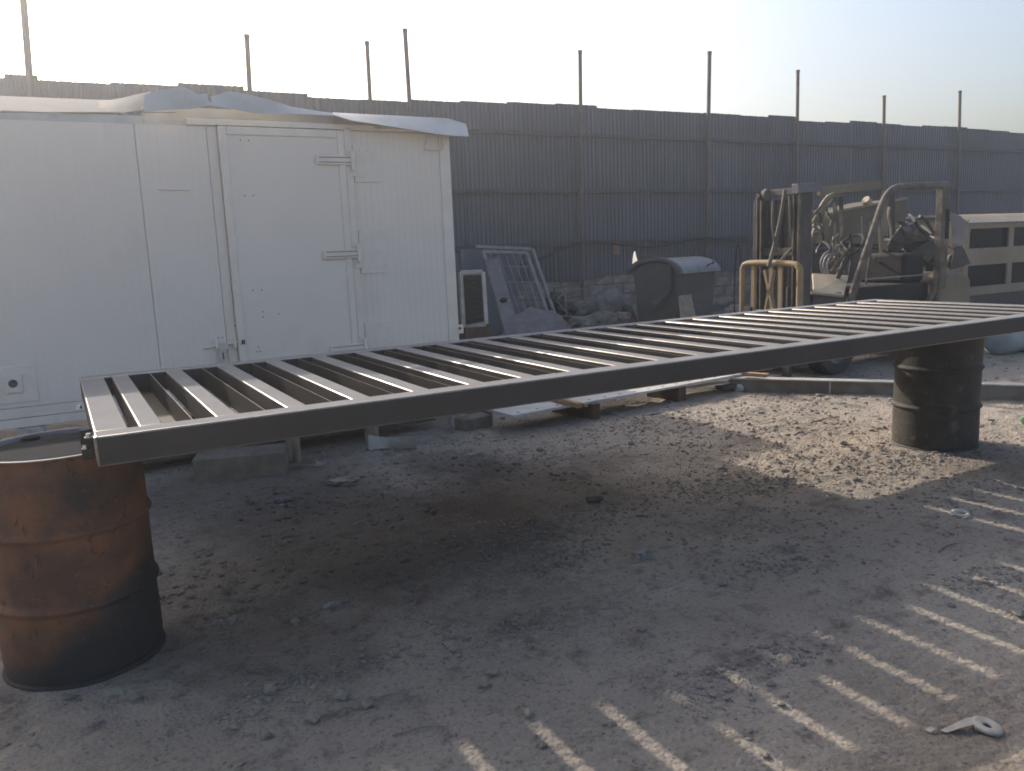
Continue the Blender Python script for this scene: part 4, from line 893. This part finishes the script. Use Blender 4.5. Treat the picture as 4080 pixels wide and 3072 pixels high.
# sand heap
hp_ = onY(2130, 1330, 8.2)
hm2 = MB(); rows = []
for i in range(25):
    rows.append([])
    for j in range(25):
        x = (i - 12) / 12 * .85; y = (j - 12) / 12 * .7; r = math.hypot(x / .85, y / .7)
        z = .62 * max(0, 1 - r) ** .8 * (1 + .35 * fbm(x + 3, y, 2.2, 3, 2.2)) + .16 * max(0, 1 - math.hypot((x - .28) / .28, y / .4)) - .04
        rows[-1].append((hp_.x + x, hp_.y + y, z))
tag(hm2.sheet(rows, -.02).build('sand_heap', 'sand', smooth=True, angle=180), 'grey sand heap in front of the leaning grille', 'heap')
def sackat(name, m, px, py, y, r, lab, cat_, seed, fold=.25, amp=.25):
    p = onY(px, py, y); p.z = max(p.z, r[2] * .6); return tag(blob(name, m, p, r, amp, 1.9, seed, 4, False, fold=fold), lab, cat_)
sackat('bin_bag', 'blackbag', 2212, 1205, 8.7, (.20, .17, .17), 'shiny black bin bag beside the grille', 'bin bag', 1.1)
sackat('bin_bag', 'blackbag', 2250, 1240, 8.6, (.22, .18, .15), 'dark bin bag slumped below the black shiny one', 'bin bag', 2.6)
sackat('sack', 'sack', 2330, 1300, 8.0, (.34, .25, .17), 'olive grey sack lying right of the sand heap', 'sack', 3.2)
sackat('sack', 'sack', 2415, 1290, 7.9, (.30, .24, .20), 'lumpy olive grey sack with a raised corner near the waste bin', 'sack', 4.4, .4)
sackat('sack', 'pinksack', 2480, 1285, 7.9, (.20, .2, .17), 'pinkish dusty sack left of the waste bin', 'sack', 5.5)
sackat('rubble_lump', 'sand', 2430, 1235, 8.8, (.34, .3, .32), 'grey pointed rubble lump against the block wall', 'rubble', 6.1, .2, .3)
sackat('sack', 'sack', 2360, 1235, 9.2, (.40, .25, .20), 'dark green-grey sack against the block wall', 'sack', 7.7)
p = onY(2278, 1300, 7.9); bk = thing('bucket', 'grey plastic bucket lying on its side before the sacks', 'bucket', (p.x, p.y, .17), -.3)
MB().lathe([(.125, -.14), (.125, -.132), (.15, .14), (.158, .14), (.158, .155), (.148, .155), (.118, -.13), (.0, -.13), (0, -.14), (.125, -.14)], 28).build('shell', 'sack', bk, rot=(rad(80), 0, rad(20)), smooth=True, angle=35)
hb = [Vector((.155 * math.cos(t), .155 * math.sin(t) * .9, .16 + .10 * math.sin(t))) for t in np.linspace(.2, 2.9, 14)]
MB().tube(hb, .006, 6).build('handle', 'cable', bk, rot=(rad(80), 0, rad(20)), smooth=True)
for k, (pp, lab) in enumerate(((((2222, 1190), (2248, 1168)), 'short steel rod leaning over the bin bags'), (((2218, 1197), (2252, 1240)), 'steel rod sloping down beside the bin bags'), (((2252, 1172), (2258, 1255)), 'upright thin steel rod beside the bin bags'), (((2205, 1258), (2380, 1265)), 'long pale pole lying across the sacks'))):
    y_ = 8.35; A = onY(*pp[0], y_); B = onY(*pp[1], y_); tag(MB().tube([A, B], .013, 7).build('rod', 'grille', smooth=True, angle=50), lab, 'rod')
br = cat([onY(px, py, 9.3) for px, py in ((2250, 1178), (2300, 1160), (2350, 1138), (2395, 1112), (2425, 1092))])
tag(MB().tube(br, [.02 - .014 * i / len(br) for i in range(len(br))], 6).build('branch', 'bark', smooth=True), 'pale dry branch leaning up against the block wall', 'branch')
br = cat([onY(px, py, 9.4) for px, py in ((2455, 1142), (2500, 1150), (2535, 1165))]); tag(MB().tube(br, .012, 6).build('branch', 'bark', smooth=True), 'dark twig hanging beside the waste bin', 'branch')
ty = onY(2515, 1255, 8.3); tw = thing('old_tyre', 'old black tyre leaning against the left side of the waste bin', 'tyre', (ty.x, ty.y, .28), 1.0)
tor = [(.20 + .075 * math.cos(t), .075 * math.sin(t)) for t in np.linspace(0, 2 * math.pi, 15)]
MB().lathe(tor, 32).build('tread', 'rubber', tw, rot=(rad(72), 0, 0), smooth=True)
MB().lathe([(.132, -.06), (.137, -.06), (.137, .06), (.132, .06)], 28).build('bead', 'cable', tw, rot=(rad(72), 0, 0), smooth=True)

# waste bin -----------------------------------------------------------
BX = 0.0
wb = thing('waste_bin', 'large dark grey waste bin with a curved lid against the fence', 'waste bin', onY(2690, 1300, 7.15) * 1.0, rad(14))
wb.location.z = 0.0
LW, DP, HB = 1.02, 0.84, 1.06
body = MB()
def ring(z, k): return [(-LW / 2 * k, -DP / 2 * k, z), (LW / 2 * k, -DP / 2 * k, z), (LW / 2 * k, DP / 2 * k, z), (-LW / 2 * k, DP / 2 * k, z)]
vs = ring(.16, .90) + ring(HB, 1.0); body.add(vs, [(3, 2, 1, 0), (0, 1, 5, 4), (1, 2, 6, 5), (2, 3, 7, 6), (3, 0, 4, 7)]); body.build('body', 'binplastic', wb, bevel=.03, seg=3)
for sx in (-1, 1):
    arc = [(sx * LW / 2, -DP / 2 * math.cos(t), HB - .02 + .20 * math.sin(t)) for t in np.linspace(0, math.pi, 17)]
    MB().prism(arc, (sx * .03, 0, 0)).build('side_wall', 'binplastic', wb)
    arm = [(sx * (LW / 2 + .035), -.30, HB + .16), (sx * (LW / 2 + .035), -.30, .82), (sx * (LW / 2 + .035), -.05, .62)]
    MB().tube(arm, .035, 8).build('arm', 'binplastic', wb, smooth=True, angle=50)
    MB().lathe([(0, .06), (.055, .055), (.085, .02), (.085, 0)], 20).build('hub', 'binplastic', wb, loc=(sx * (LW / 2 + .0), -.02, .60), rot=(0, sx * rad(90), 0), smooth=True)
rows = [[(x, -(DP / 2 + .04) * math.cos(t), HB + .225 * math.sin(t)) for x in (-LW / 2 - .05, 0, LW / 2 + .05)] for t in np.linspace(.02, math.pi - .02, 18)]
lid = MB().sheet(rows, .018).build('lid', 'binlid', wb, smooth=True, angle=40)
MB().tube(cat([Vector((.18, -.47, HB + .10)), Vector((.20, -.51, HB + .13)), Vector((.32, -.51, HB + .14)), Vector((.34, -.46, HB + .16))]), .012, 6).build('lid_handle', 'cable', lid, smooth=True)
rp = [[(x, -(DP / 2 + .05) * math.cos(t), HB + .24 * math.sin(t)) for x in (-LW / 2 - .055, -LW / 2 + .03)] for t in np.linspace(.02, math.pi - .02, 18)]
MB().sheet(rp, .03).build('lid_rib', 'binplastic', lid, smooth=True, angle=40)
for sx in (-1, 1):
    for sy in (-1, 1): MB().lathe([(0, -.03), (.07, -.03), (.08, -.01), (.08, .01), (.07, .03), (0, .03)], 16).build('wheel', 'rubber', wb, loc=(sx * .38, sy * .30, .08), rot=(rad(90), 0, 0), smooth=True)
MB().box(-.42, .42, -.33, .33, .10, .162).build('chassis', 'cable', wb)
leaning('board', 'tan brown board leaning against the front of the waste bin', 'board', 'palewood', (onY(2706, 1178, 6.35), onY(2755, 1172, 6.35), onY(2785, 1330, 6.05), onY(2722, 1330, 6.05)), .02)
leaning('board', 'dark stained board leaning beside the tan one on the bin', 'board', 'dustydark', (onY(2760, 1172, 6.40), onY(2835, 1165, 6.40), onY(2850, 1330, 6.05), onY(2775, 1330, 6.05)), .02)
p = onY(2680, 1037, 9.6); tag(blob('white_rag', 'whiteplastic', (p.x, 9.93, p.z), (.035, .03, .035), .3, 2, 1.9, 2, True), 'small white rag caught on the fence above the waste bin', 'rag')
# thin wire hoop
hoop = cat([onY(px, py, 7.2) for px, py in ((2928, 1300), (2926, 1180), (2930, 1060), (2936, 990), (2941, 975), (2947, 990), (2950, 1060), (2954, 1180), (2957, 1300))])
tag(MB().tube(hoop, .014, 7).build('wire_hoop', 'cable', smooth=True), 'tall thin black wire hoop standing left of the yellow fork carriage', 'hoop')
for k, (px, py, y_, r, lab) in enumerate(((2885, 1240, 8.2, (.35, .3, .24), 'grey rubble lump right of the waste bin'), (2870, 1290, 7.2, (.30, .25, .16), 'dark rubble lump in front of the block wall by the wire hoop'), (2930, 1260, 7.7, (.18, .2, .2), 'pale rubble lump beside the wire hoop'))):
    sackat('rubble_lump', ('sand', 'dustydark', 'block')[k], px, py, y_, r, lab, 'rubble', 20 + k * 1.7, .3, .35)

# ------------------------------------------------------------------ stripped forklift (faces the cabin, along -x)
fk = thing('forklift', 'dusty stripped yellow and brown forklift standing behind the gate', 'forklift')
YN, YF = 3.32, 4.22
mast = MB(); mast.box(6.965, 7.12, YN, YN + .06, .12, 2.06); mast = mast.build('mast_upright', 'dustydark', fk, bevel=.004)
for (x0, x1, y0_, y1_, zt, m_) in ((6.93, 6.965, YN + .005, YN + .03, 2.02, 'dusty'), (6.93, 6.965, YN + .075, YN + .095, 1.98, 'dusty'), (6.95, 7.06, YN + .062, YN + .085, 2.03, 'dustydark'),
                             (6.965, 7.12, YF - .30, YF - .24, 2.04, 'dustydark'), (6.93, 6.965, YF - .30, YF - .275, 2.0, 'dusty'), (6.93, 6.965, YF - .36, YF - .34, 1.96, 'dusty'), (6.93, 6.965, YF - .265, YF - .245, 1.96, 'dusty')):
    MB().box(x0, x1, y0_, y1_, .15, zt).build('mast_rail', m_, fk, bevel=.003)
for z, h in ((2.0, .07), (1.35, .08), (.55, .09)):
    MB().box(6.985, 7.05, YN + .06, YF - .30, z, z + h).build('mast_crossbar', 'dusty', fk, bevel=.004)
for yy in (YN + .20, YN + .36): 
    m_ = MB(); m_.tube([(7.03, yy, .2), (7.03, yy, 1.0)], .045, 12); m_.tube([(7.03, yy, 1.0), (7.03, yy, 1.95)], .028, 10); m_.build('lift_cylinder', 'dustydark', fk, smooth=True, angle=50)
MB().box(7.06, 7.075, YN + .09, YF - .32, .5, 1.96).build('mast_screen', 'dustydark', fk)
for (px, py) in ((3066, 765), (3165, 752)):
    p = onY(px, py, YN + (.5 if px < 3100 else .04)); MB().lathe([(0, -.03), (.055, -.03), (.065, -.02), (.065, .02), (.055, .03), (0, .03)], 18).build('chain_pulley', 'dusty', fk, loc=(6.97, p.y, 2.02), rot=(rad(90), 0, 0), smooth=True)
# head bar of the mast running back
m_ = MB(); m_.bar(onY(3168, 752, YN), onY(3266, 744, YN), .09, .10); m_.build('head_bar', 'bluesheet', fk, bevel=.004)
# load backrest
bx = 6.70
def bk(px, py):
    o, d = _ray(px, py); return o + d * ((bx - o.x) / d.x)
tl, tr = bk(2960, 1056), bk(3188, 1056); zb = .42
fr = cat([Vector((bx, tl.y, zb)), Vector((bx, tl.y, 1.12)), Vector((bx, tl.y - .01, 1.23)), Vector((bx, tl.y - .08, 1.275)), Vector((bx, (tl.y + tr.y) / 2, 1.28)), Vector((bx, tr.y + .08, 1.265)), Vector((bx, tr.y + .01, 1.22)), Vector((bx, tr.y, 1.12)), Vector((bx, tr.y, zb))], 5)
MB().tube(fr, .034, 8).build('backrest_frame', 'yellow', fk, smooth=True, angle=60)
for px, wd in ((3002, .05), (3073, .05), (3110, .05)):
    p = bk(px, 1100); MB().box(bx - .012, bx + .012, p.y - wd / 2, p.y + wd / 2, zb, 1.25).build('backrest_bar', 'yellow', fk)
m_ = MB(); m_.bar(bk(3050, 1075), bk(3085, 1245), .03, .05, up=(1, 0, 0)); m_.build('backrest_bar', 'yellow', fk)
m_ = MB(); m_.bar(bk(3082, 1075), bk(3052, 1245), .03, .05, up=(1, 0, 0)); m_.build('backrest_bar', 'yellow', fk)
for z in (.44, .70): MB().box(bx - .02, bx + .03, tr.y, tl.y, z, z + .07).build('carriage_bar', 'yellow', fk, bevel=.004)
for yy in (tr.y + .12, tl.y - .12):
    MB().box(bx - 1.0, bx - .02, yy - .05, yy + .05, .05, .085).build('fork_tine', 'dustydark', fk); MB().box(bx - .06, bx - .02, yy - .05, yy + .05, .085, .80).build('fork_shank', 'dustydark', fk)
# hoses hanging down the mast
for pts_, r in ((((3128, 757), (3112, 860), (3090, 960), (3074, 1020), (3062, 1062)), .022), (((3080, 800), (3078, 900), (3092, 1000)), .014), (((3160, 985), (3120, 1030), (3098, 1062)), .02), (((3145, 780), (3150, 900), (3160, 1000)), .012)):
    MB().tube(cat([onY(px, py, YN + .12) for px, py in pts_]), r, 7).build('hose', 'dusty', fk, smooth=True)
# chassis, cowl, floor, counterweight, wheels
MB().box(7.15, 9.35, YN + .08, YF - .02, .30, .62).build('chassis', 'dustydark', fk, bevel=.01)
cw = [(7.16, .80), (7.60, .76), (7.66, .84), (7.60, 1.10), (7.16, 1.13)]
cA, cB, cC, cD = onY(3237, 1088, YN + .58), onY(3382, 1096, YN + .58), onY(3364, 1176, YN - .04), onY(3243, 1164, YN - .04)
M['cowlpaint'] = mat('cowl_cream', (0.50, 0.42, 0.31), 0.7, 0, (0.43, 0.355, 0.26), 5, bump=.08, col3=(0.25, 0.19, 0.13), scale3=9, lo3=.66, hi3=.74)
MB().prism([cD, cC, cB, cA], (cC - cD).cross(cA - cD).normalized() * .03).build('cowl', 'cowlpaint', fk, bevel=.008)
MB().box(7.16, 7.62, YN + .0, YN + .5, .63, cD.z - .03).build('cowl_box', 'dustydark', fk)
MB().prism([(7.15, YN - .01, .63), (7.15, YN - .01, .775), (7.62, YN - .01, .735), (7.70, YN - .01, .63)], (0, -.55, 0)).build('front_fender', 'cream', fk, bevel=.02)
MB().prism([(9.42, YN + .04, .45), (9.42, YN + .04, .96), (9.55, YN + .04, 1.04), (9.95, YN + .04, 1.03), (10.10, YN + .04, .93), (10.13, YN + .04, .40)], (0, -(YF - YN - .04), 0)).build('counterweight', 'tan', fk, bevel=.05, seg=4)
MB().box(7.95, 9.36, YN + .12, YF - .08, .62, .94).build('engine_bay_shade', 'dark', fk, bevel=.03)  # black box standing in for the shaded engine bay
MB().box(8.9, 9.3, YN + .15, YF - .12, .94, 1.30).build('seat_back', 'dark', fk, bevel=.04)
MB().box(8.2, 9.35, YN + .11, YN + .13, 1.02, 1.035).build('hood_rail', 'grille', fk)
for (x, y, r, wd) in ((7.50, YN + .03, .33, .20), (7.50, YF - .05, .33, .20), (9.35, YN + .08, .26, .17), (9.35, YF - .08, .26, .17)):
    wl = MB().lathe([(r * .58, -wd / 2), (r * .9, -wd / 2), (r * .985, -wd * .38), (r, -wd * .2), (r, wd * .2), (r * .985, wd * .38), (r * .9, wd / 2), (r * .58, wd / 2), (r * .58, -wd / 2)], 36).build('wheel', 'rubber', fk, loc=(x, y, r - .01), rot=(rad(90), 0, 0), smooth=True, angle=40)
    MB().lathe([(r * .58, -wd * .45), (r * .52, -wd * .40), (r * .42, -wd * .2), (r * .15, -wd * .2), (r * .12, -wd * .3), (0, -wd * .3), (0, wd * .3), (r * .12, wd * .3), (r * .15, wd * .2), (r * .42, wd * .2), (r * .52, wd * .40), (r * .58, wd * .45)], 28).build('rim', 'rimsteel', wl, smooth=True, angle=35)
# overhead guard: near side tube, far side tube, rear posts, front cross tubes
gn = [onY(px, py, YN + .05) for px, py in ((3372, 1250), (3410, 1130), (3450, 1010), (3490, 890), (3522, 800), (3548, 762), (3580, 746), (3640, 741), (3772, 737))]
MB().tube(cat(gn), .042, 10).build('guard_tube', 'dusty', fk, smooth=True, angle=60)
rp_ = onY(3768, 737, YN + .05)
MB().box(rp_.x - .10, rp_.x + .045, YN + .01, YN + .10, .85, rp_.z + .0).build('guard_post', 'dusty', fk, bevel=.008)
MB().box(rp_.x - .03, rp_.x + .03, YN - .002, YN + .0095, 1.45, 1.80).build('guard_slot', 'dark', fk)
m_ = MB(); m_.tube(cat([Vector((rp_.x - .12, YN + .05, .98)), Vector((rp_.x - .16, YN + .05, .80)), Vector((rp_.x - .30, YN + .05, .66))]), .035, 8); m_.build('guard_foot', 'dusty', fk, smooth=True)
sh = Vector((0, YF - YN - .14, 0))
gff = [onY(px, py, YF - .1) for px, py in ((3222, 1000), (3262, 880), (3300, 790), (3330, 765), (3420, 748), (3500, 738))]
MB().tube(cat(gff), .038, 10).build('guard_tube', 'tan', fk, smooth=True, angle=60)
pA, pB = onY(3262, 762, YF - .12), onY(3505, 735, YF - .12); m_ = MB(); m_.bar(pA, pB, .05, .10); m_.build('guard_bar', 'tan', fk)
pA = onY(3527, 800, YF - .1); pB = onY(3520, 1215, YF - .1); m_ = MB(); m_.bar(pA + Vector((.05, 0, .15)), Vector((pA.x + .12, pA.y, .8)), .10, .13, up=(1, 0, 0)); m_.build('guard_post', 'dustydark', fk)
m_ = MB(); m_.tube(cat([onY(px, py, YF - .3) for px, py in ((3498, 845), (3506, 960), (3510, 1090), (3498, 1160), (3465, 1215))]), .016, 6); m_.build('lit_edge_tube', 'cream', fk, smooth=True)  # cream tube painting in the lit left edge of the dark guard post
for px0 in (3325, 3350):
    m_ = MB(); m_.bar(onY(px0, 785, YF - .25), onY(px0 + 12, 1090, YF - .25), .05, .02, up=(1, 0, 0)); m_.build('hanging_strap', 'dusty', fk)
# light-tube, lamps, dashboard clutter
m_ = MB(); m_.tube([onY(3448, 795, YN + .4), onY(3462, 812, YN + .4)], .05, 12); m_.build('work_lamp', 'cowlpaint', fk, smooth=True)
for pts_, r, mm in ((((3245, 905), (3262, 850), (3288, 800), (3320, 775)), .03, 'tan'), (((3228, 900), (3250, 865), (3270, 835)), .018, 'cream'), (((3385, 1090), (3395, 1010), (3388, 930)), .018, 'dustydark'), (((3375, 1000), (3345, 1040), (3310, 1085)), .02, 'dusty'),
                    (((3280, 1090), (3270, 1050), (3285, 1015), (3320, 990), (3345, 975)), .013, 'grille'), (((3290, 1092), (3282, 1050), (3298, 1018), (3335, 996)), .013, 'grille'), (((3300, 1092), (3296, 1052), (3312, 1022), (3345, 1004)), .013, 'grille'), (((3435, 860), (3437, 960), (3425, 1100), (3418, 1225)), .012, 'cablegrey'), (((3470, 880), (3468, 1000), (3452, 1120), (3445, 1225)), .014, 'dusty')):
    MB().tube(cat([onY(px, py, YN + .42) for px, py in pts_]), r, 7).build('hose', mm, fk, smooth=True)
stw = onY(3395, 975, YN + .45)
MB().lathe([(.15 + .016 * math.cos(t), .016 * math.sin(t)) for t in np.linspace(0, 6.283, 9)], 24).build('steering_wheel', 'rubber', fk, loc=stw, rot=(0, rad(-50), 0), smooth=True)
MB().tube([stw, stw + Vector((-.25, 0, -.4))], .03, 8).build('steering_column', 'dustydark', fk, smooth=True)
def bent(name, m, pts_, y_, dy, th=.012):
    P = [onY(px, py, y_ + k * dy) for k, (px, py) in enumerate(pts_)]
    MB().prism(P, (0, -th, 0)).build(name, m, fk)
bent('hanging_panel', 'dustydark', ((3588, 905), (3560, 940), (3537, 978), (3552, 1000), (3572, 1010), (3592, 990), (3612, 978), (3640, 972), (3630, 940), (3610, 915)), YN + .45, .004)
bent('hanging_panel', 'dusty', ((3578, 880), (3586, 890), (3598, 906), (3630, 940), (3660, 962), (3690, 957), (3704, 930), (3676, 915), (3650, 902), (3620, 893), (3600, 885)), YN + .5, -.004)
bent('hanging_panel', 'dustydark', ((3742, 940), (3690, 968), (3636, 1000), (3634, 1012), (3660, 1022), (3690, 1040), (3720, 1022), (3745, 1004)), YN + .35, .0)
bent('hanging_panel', 'dark', ((3690, 1030), (3650, 1022), (3672, 1045), (3690, 1065), (3700, 1130), (3740, 1140), (3760, 1140), (3760, 1030), (3720, 1026)), YN + .55, .0)
for k in range(14):
    random.seed(100 + k); cx_, cy_ = random.uniform(3540, 3740), random.uniform(860, 1080); a_ = random.uniform(-.9, .9)
    pts_ = [(cx_ + t * 60 * math.cos(a_) + random.uniform(-9, 9), cy_ + t * 60 * math.sin(a_) + random.uniform(-14, 14)) for t in (-1, -.4, .3, 1)]
    MB().tube(cat([onY(px, py, YN + random.uniform(.3, .8)) for px, py in pts_]), random.choice((.010, .016, .022)), 6).build('hose', random.choice(('dusty', 'dustydark', 'cable', 'cablegrey')), fk, smooth=True)
for k in range(9):
    random.seed(200 + k); cx_, cy_ = random.uniform(3255, 3400), random.uniform(830, 1060)
    pts_ = [(cx_ + random.uniform(-25, 25), cy_ + t * 55) for t in (-1, -.3, .4, 1)]
    MB().tube(cat([onY(px, py, YN + random.uniform(.3, .7)) for px, py in pts_]), random.choice((.010, .014, .018)), 6).build('hose', random.choice(('dusty', 'dustydark', 'cable')), fk, smooth=True)
random.seed(31)
blob('cloth_bundle', 'greysheet', onY(3625, 918, YN + .5), (.16, .10, .10), .4, 2.4, 9.4, 4, False, parent=fk, fold=.5)
bent('rear_panel', 'greysheet', ((3790, 845), (3800, 1000), (3822, 1010), (3868, 920), (3862, 900), (3830, 862)), YN + .25, .0)
bent('rear_panel', 'dustydark', ((3806, 985), (3786, 1076), (3822, 1066), (3868, 1050), (3850, 1010), (3834, 978)), YN + .2, .0)
m_ = MB(); m_.tube(cat([onY(px, py, YN + .5) for px, py in ((3545, 825), (3540, 860), (3548, 905), (3552, 950))]), .018, 7); m_.build('hose', 'cream', fk, smooth=True)
p = onY(3790, 1040, YN + .3); blobp = blob('hydraulic_valve', 'dusty', p, (.06, .05, .09), .3, 2.2, 4.1, 3, False, parent=fk)
p = onY(3695, 1020, YN + .5); blob('torn_foam', 'cream', p, (.05, .05, .06), .4, 2.2, 6.1, 3, True, parent=fk)
# ------------------------------------------------------------------ tan skip body and cream van body behind the forklift
tb = thing('tan_truck_body', 'tan steel truck body with a sloping top edge behind the forklift', 'truck body')
a0, a1 = onY(3312, 845, 6.2), onY(3612, 789, 5.6)
zl_ = 1.30
def slab(P, Q, zb0, zb1, dy, name, m):
    MB().prism([P, Vector((P.x, P.y, zb0)), Vector((Q.x, Q.y, zb1)), Q], (0, -dy, 0)).build(name, m, tb, bevel=.015)
M['olive'] = mat('olive_tan', (0.15, 0.128, 0.085), 0.75, 0, (0.12, 0.10, 0.07), 3, bump=.1, col3=(0.08, 0.065, 0.05), scale3=5, lo3=.58, hi3=.75)
slab(a0, a1, 1.42, 1.34, .9, 'hopper_side', 'olive')
m_ = MB(); m_.bar(a0 + Vector((0, -.02, .0)), a1 + Vector((0, -.02, .0)), .06, .035); m_.build('top_rim', 'cream', tb)
m_ = MB(); m_.bar(Vector((a0.x + .1, a0.y + .06, 1.60)), Vector((a1.x, a1.y - .03, 1.66)), .03, .05); m_.build('side_rib', 'tan', tb)
MB().box(a0.x + .15, a1.x + .3, 5.9, 6.7, .45, 1.32).build('cab_block', 'dustydark', tb, bevel=.03)
for (x, y) in ((a0.x + .5, 5.85), (a1.x - .2, 5.75)):
    wl = MB().lathe([(.24, -.11), (.38, -.11), (.42, -.06), (.42, .06), (.38, .11), (.24, .11), (.24, -.11)], 30).build('wheel', 'rubber', tb, loc=(x, y, .41), rot=(rad(90), 0, 0), smooth=True, angle=40)
    MB().lathe([(.24, -.08), (.1, -.03), (0, -.03), (0, .03), (.1, .03), (.24, .08)], 24).build('rim', 'rimsteel', wl, smooth=True)
vb = thing('cream_van_body', 'cream van body with dark window openings parked right of the forklift', 'van')
VY, VX0, VX1 = 5.0, 12.55, 16.6
def wallrow(z0, z1, nm='side_band'): MB().box(VX0, VX1, VY, VY + .05, z0, z1).build(nm, 'cream', vb, bevel=.006)
wallrow(1.56, 1.70); wallrow(0.98, 1.25); wallrow(.50, .64)
for x in (VX0, 13.74, 14.95, 16.2): MB().box(x + .001, x + (.12 if x == VX0 else .14), VY + .006, VY + .044, .20, 1.695).build('pillar', 'cream', vb, bevel=.01)
for (z0, z1) in ((1.25, 1.56), (.64, .98)): MB().box(VX0 + .1, VX1, VY + .06, VY + .068, z0 - .02, z1 + .02).build('window_pane', 'glass', vb)
MB().box(VX0 + .1, VX1, VY + .0, VY + .05, .24, .499).build('sill_panel', 'dustydark', vb)
rws = [[(x, VY - .06 + .9 * t, 1.70 + .10 * math.sin(min(1, t * 2.2) * math.pi / 2)) for x in np.linspace(VX0 - .05, VX1, 8)] for t in np.linspace(0, 2.0, 12)]
MB().sheet(rws, -.03).build('roof', 'cream', vb, smooth=True, angle=50)
MB().box(VX0 - .02, VX1, VY - .065, VY - .03, 1.655, 1.70).build('gutter', 'cabin_trim', vb)
MB().box(VX0, VX0 + .05, VY + .051, VY + 1.7, .24, 1.70).build('end_wall', 'cream', vb)
MB().box(VX0 - .002, VX0 + .004, VY + .5, VY + 1.4, 1.05, 1.55).build('end_window', 'glass', vb)
for x in (13.4, 15.7):
    wl = MB().lathe([(.2, -.1), (.3, -.1), (.34, -.05), (.34, .05), (.3, .1), (.2, .1), (.2, -.1)], 28).build('wheel', 'rubber', vb, loc=(x, VY + .15, .33), rot=(rad(90), 0, 0), smooth=True, angle=40)
    MB().lathe([(.2, -.07), (.08, -.03), (0, -.03), (0, .03), (.08, .03), (.2, .07)], 24).build('rim', 'rimsteel', wl, smooth=True)
MB().box(VX0 + .3, VX1 - .2, VY + .2, VY + 1.5, .30, .42).build('underframe', 'dustydark', vb)
# pale blue tank lying on its side beyond the black drum
tk = thing('water_tank', 'pale blue cylindrical tank lying on the ground beyond the black drum', 'tank', (10.0, 2.93, .20), rad(4))
tm = Matrix(((0, 0, 1, 0), (0, 1, 0, 0), (-1, 0, 0, 0), (0, 0, 0, 1)))
MB().lathe([(0, -.035), (.12, -.028), (.17, -.012), (.19, .012), (.195, .03), (.195, 2.2), (.19, 2.22), (.12, 2.25), (0, 2.26)], 40, mtx=tm).build('shell', 'tank', tk, smooth=True, angle=60)
for z in (.25, 1.1, 1.95): MB().lathe([(.1955, z - .02), (.201, z - .014), (.201, z + .014), (.1955, z + .02)], 40, mtx=tm).build('hoop', 'tank', tk, smooth=True, angle=35)
MB().box(.4, .5, -.15, .15, -.21, -.17).build('chock', 'brownwood', tk); MB().box(1.6, 1.7, -.15, .15, -.21, -.17).build('chock', 'brownwood', tk)
# ------------------------------------------------------------------ dusty air
hz = MB().box(-900, 900, -900, 900, -1.2, 6.2).build('haze', 'dark')
hm_ = bpy.data.materials.new('dusty_air'); hm_.use_nodes = True
nt = hm_.node_tree; nt.nodes.remove(nt.nodes['Principled BSDF'])
pv = nt.nodes.new('ShaderNodeVolumePrincipled'); pv.inputs['Color'].default_value = (0.90, 0.94, 1.0, 1); pv.inputs['Density'].default_value = 0.0050; pv.inputs['Anisotropy'].default_value = 0.78
nt.links.new(pv.outputs[0], nt.nodes['Material Output'].inputs['Volume'])
hz.data.materials[0] = hm_
hz['kind'] = 'stuff'
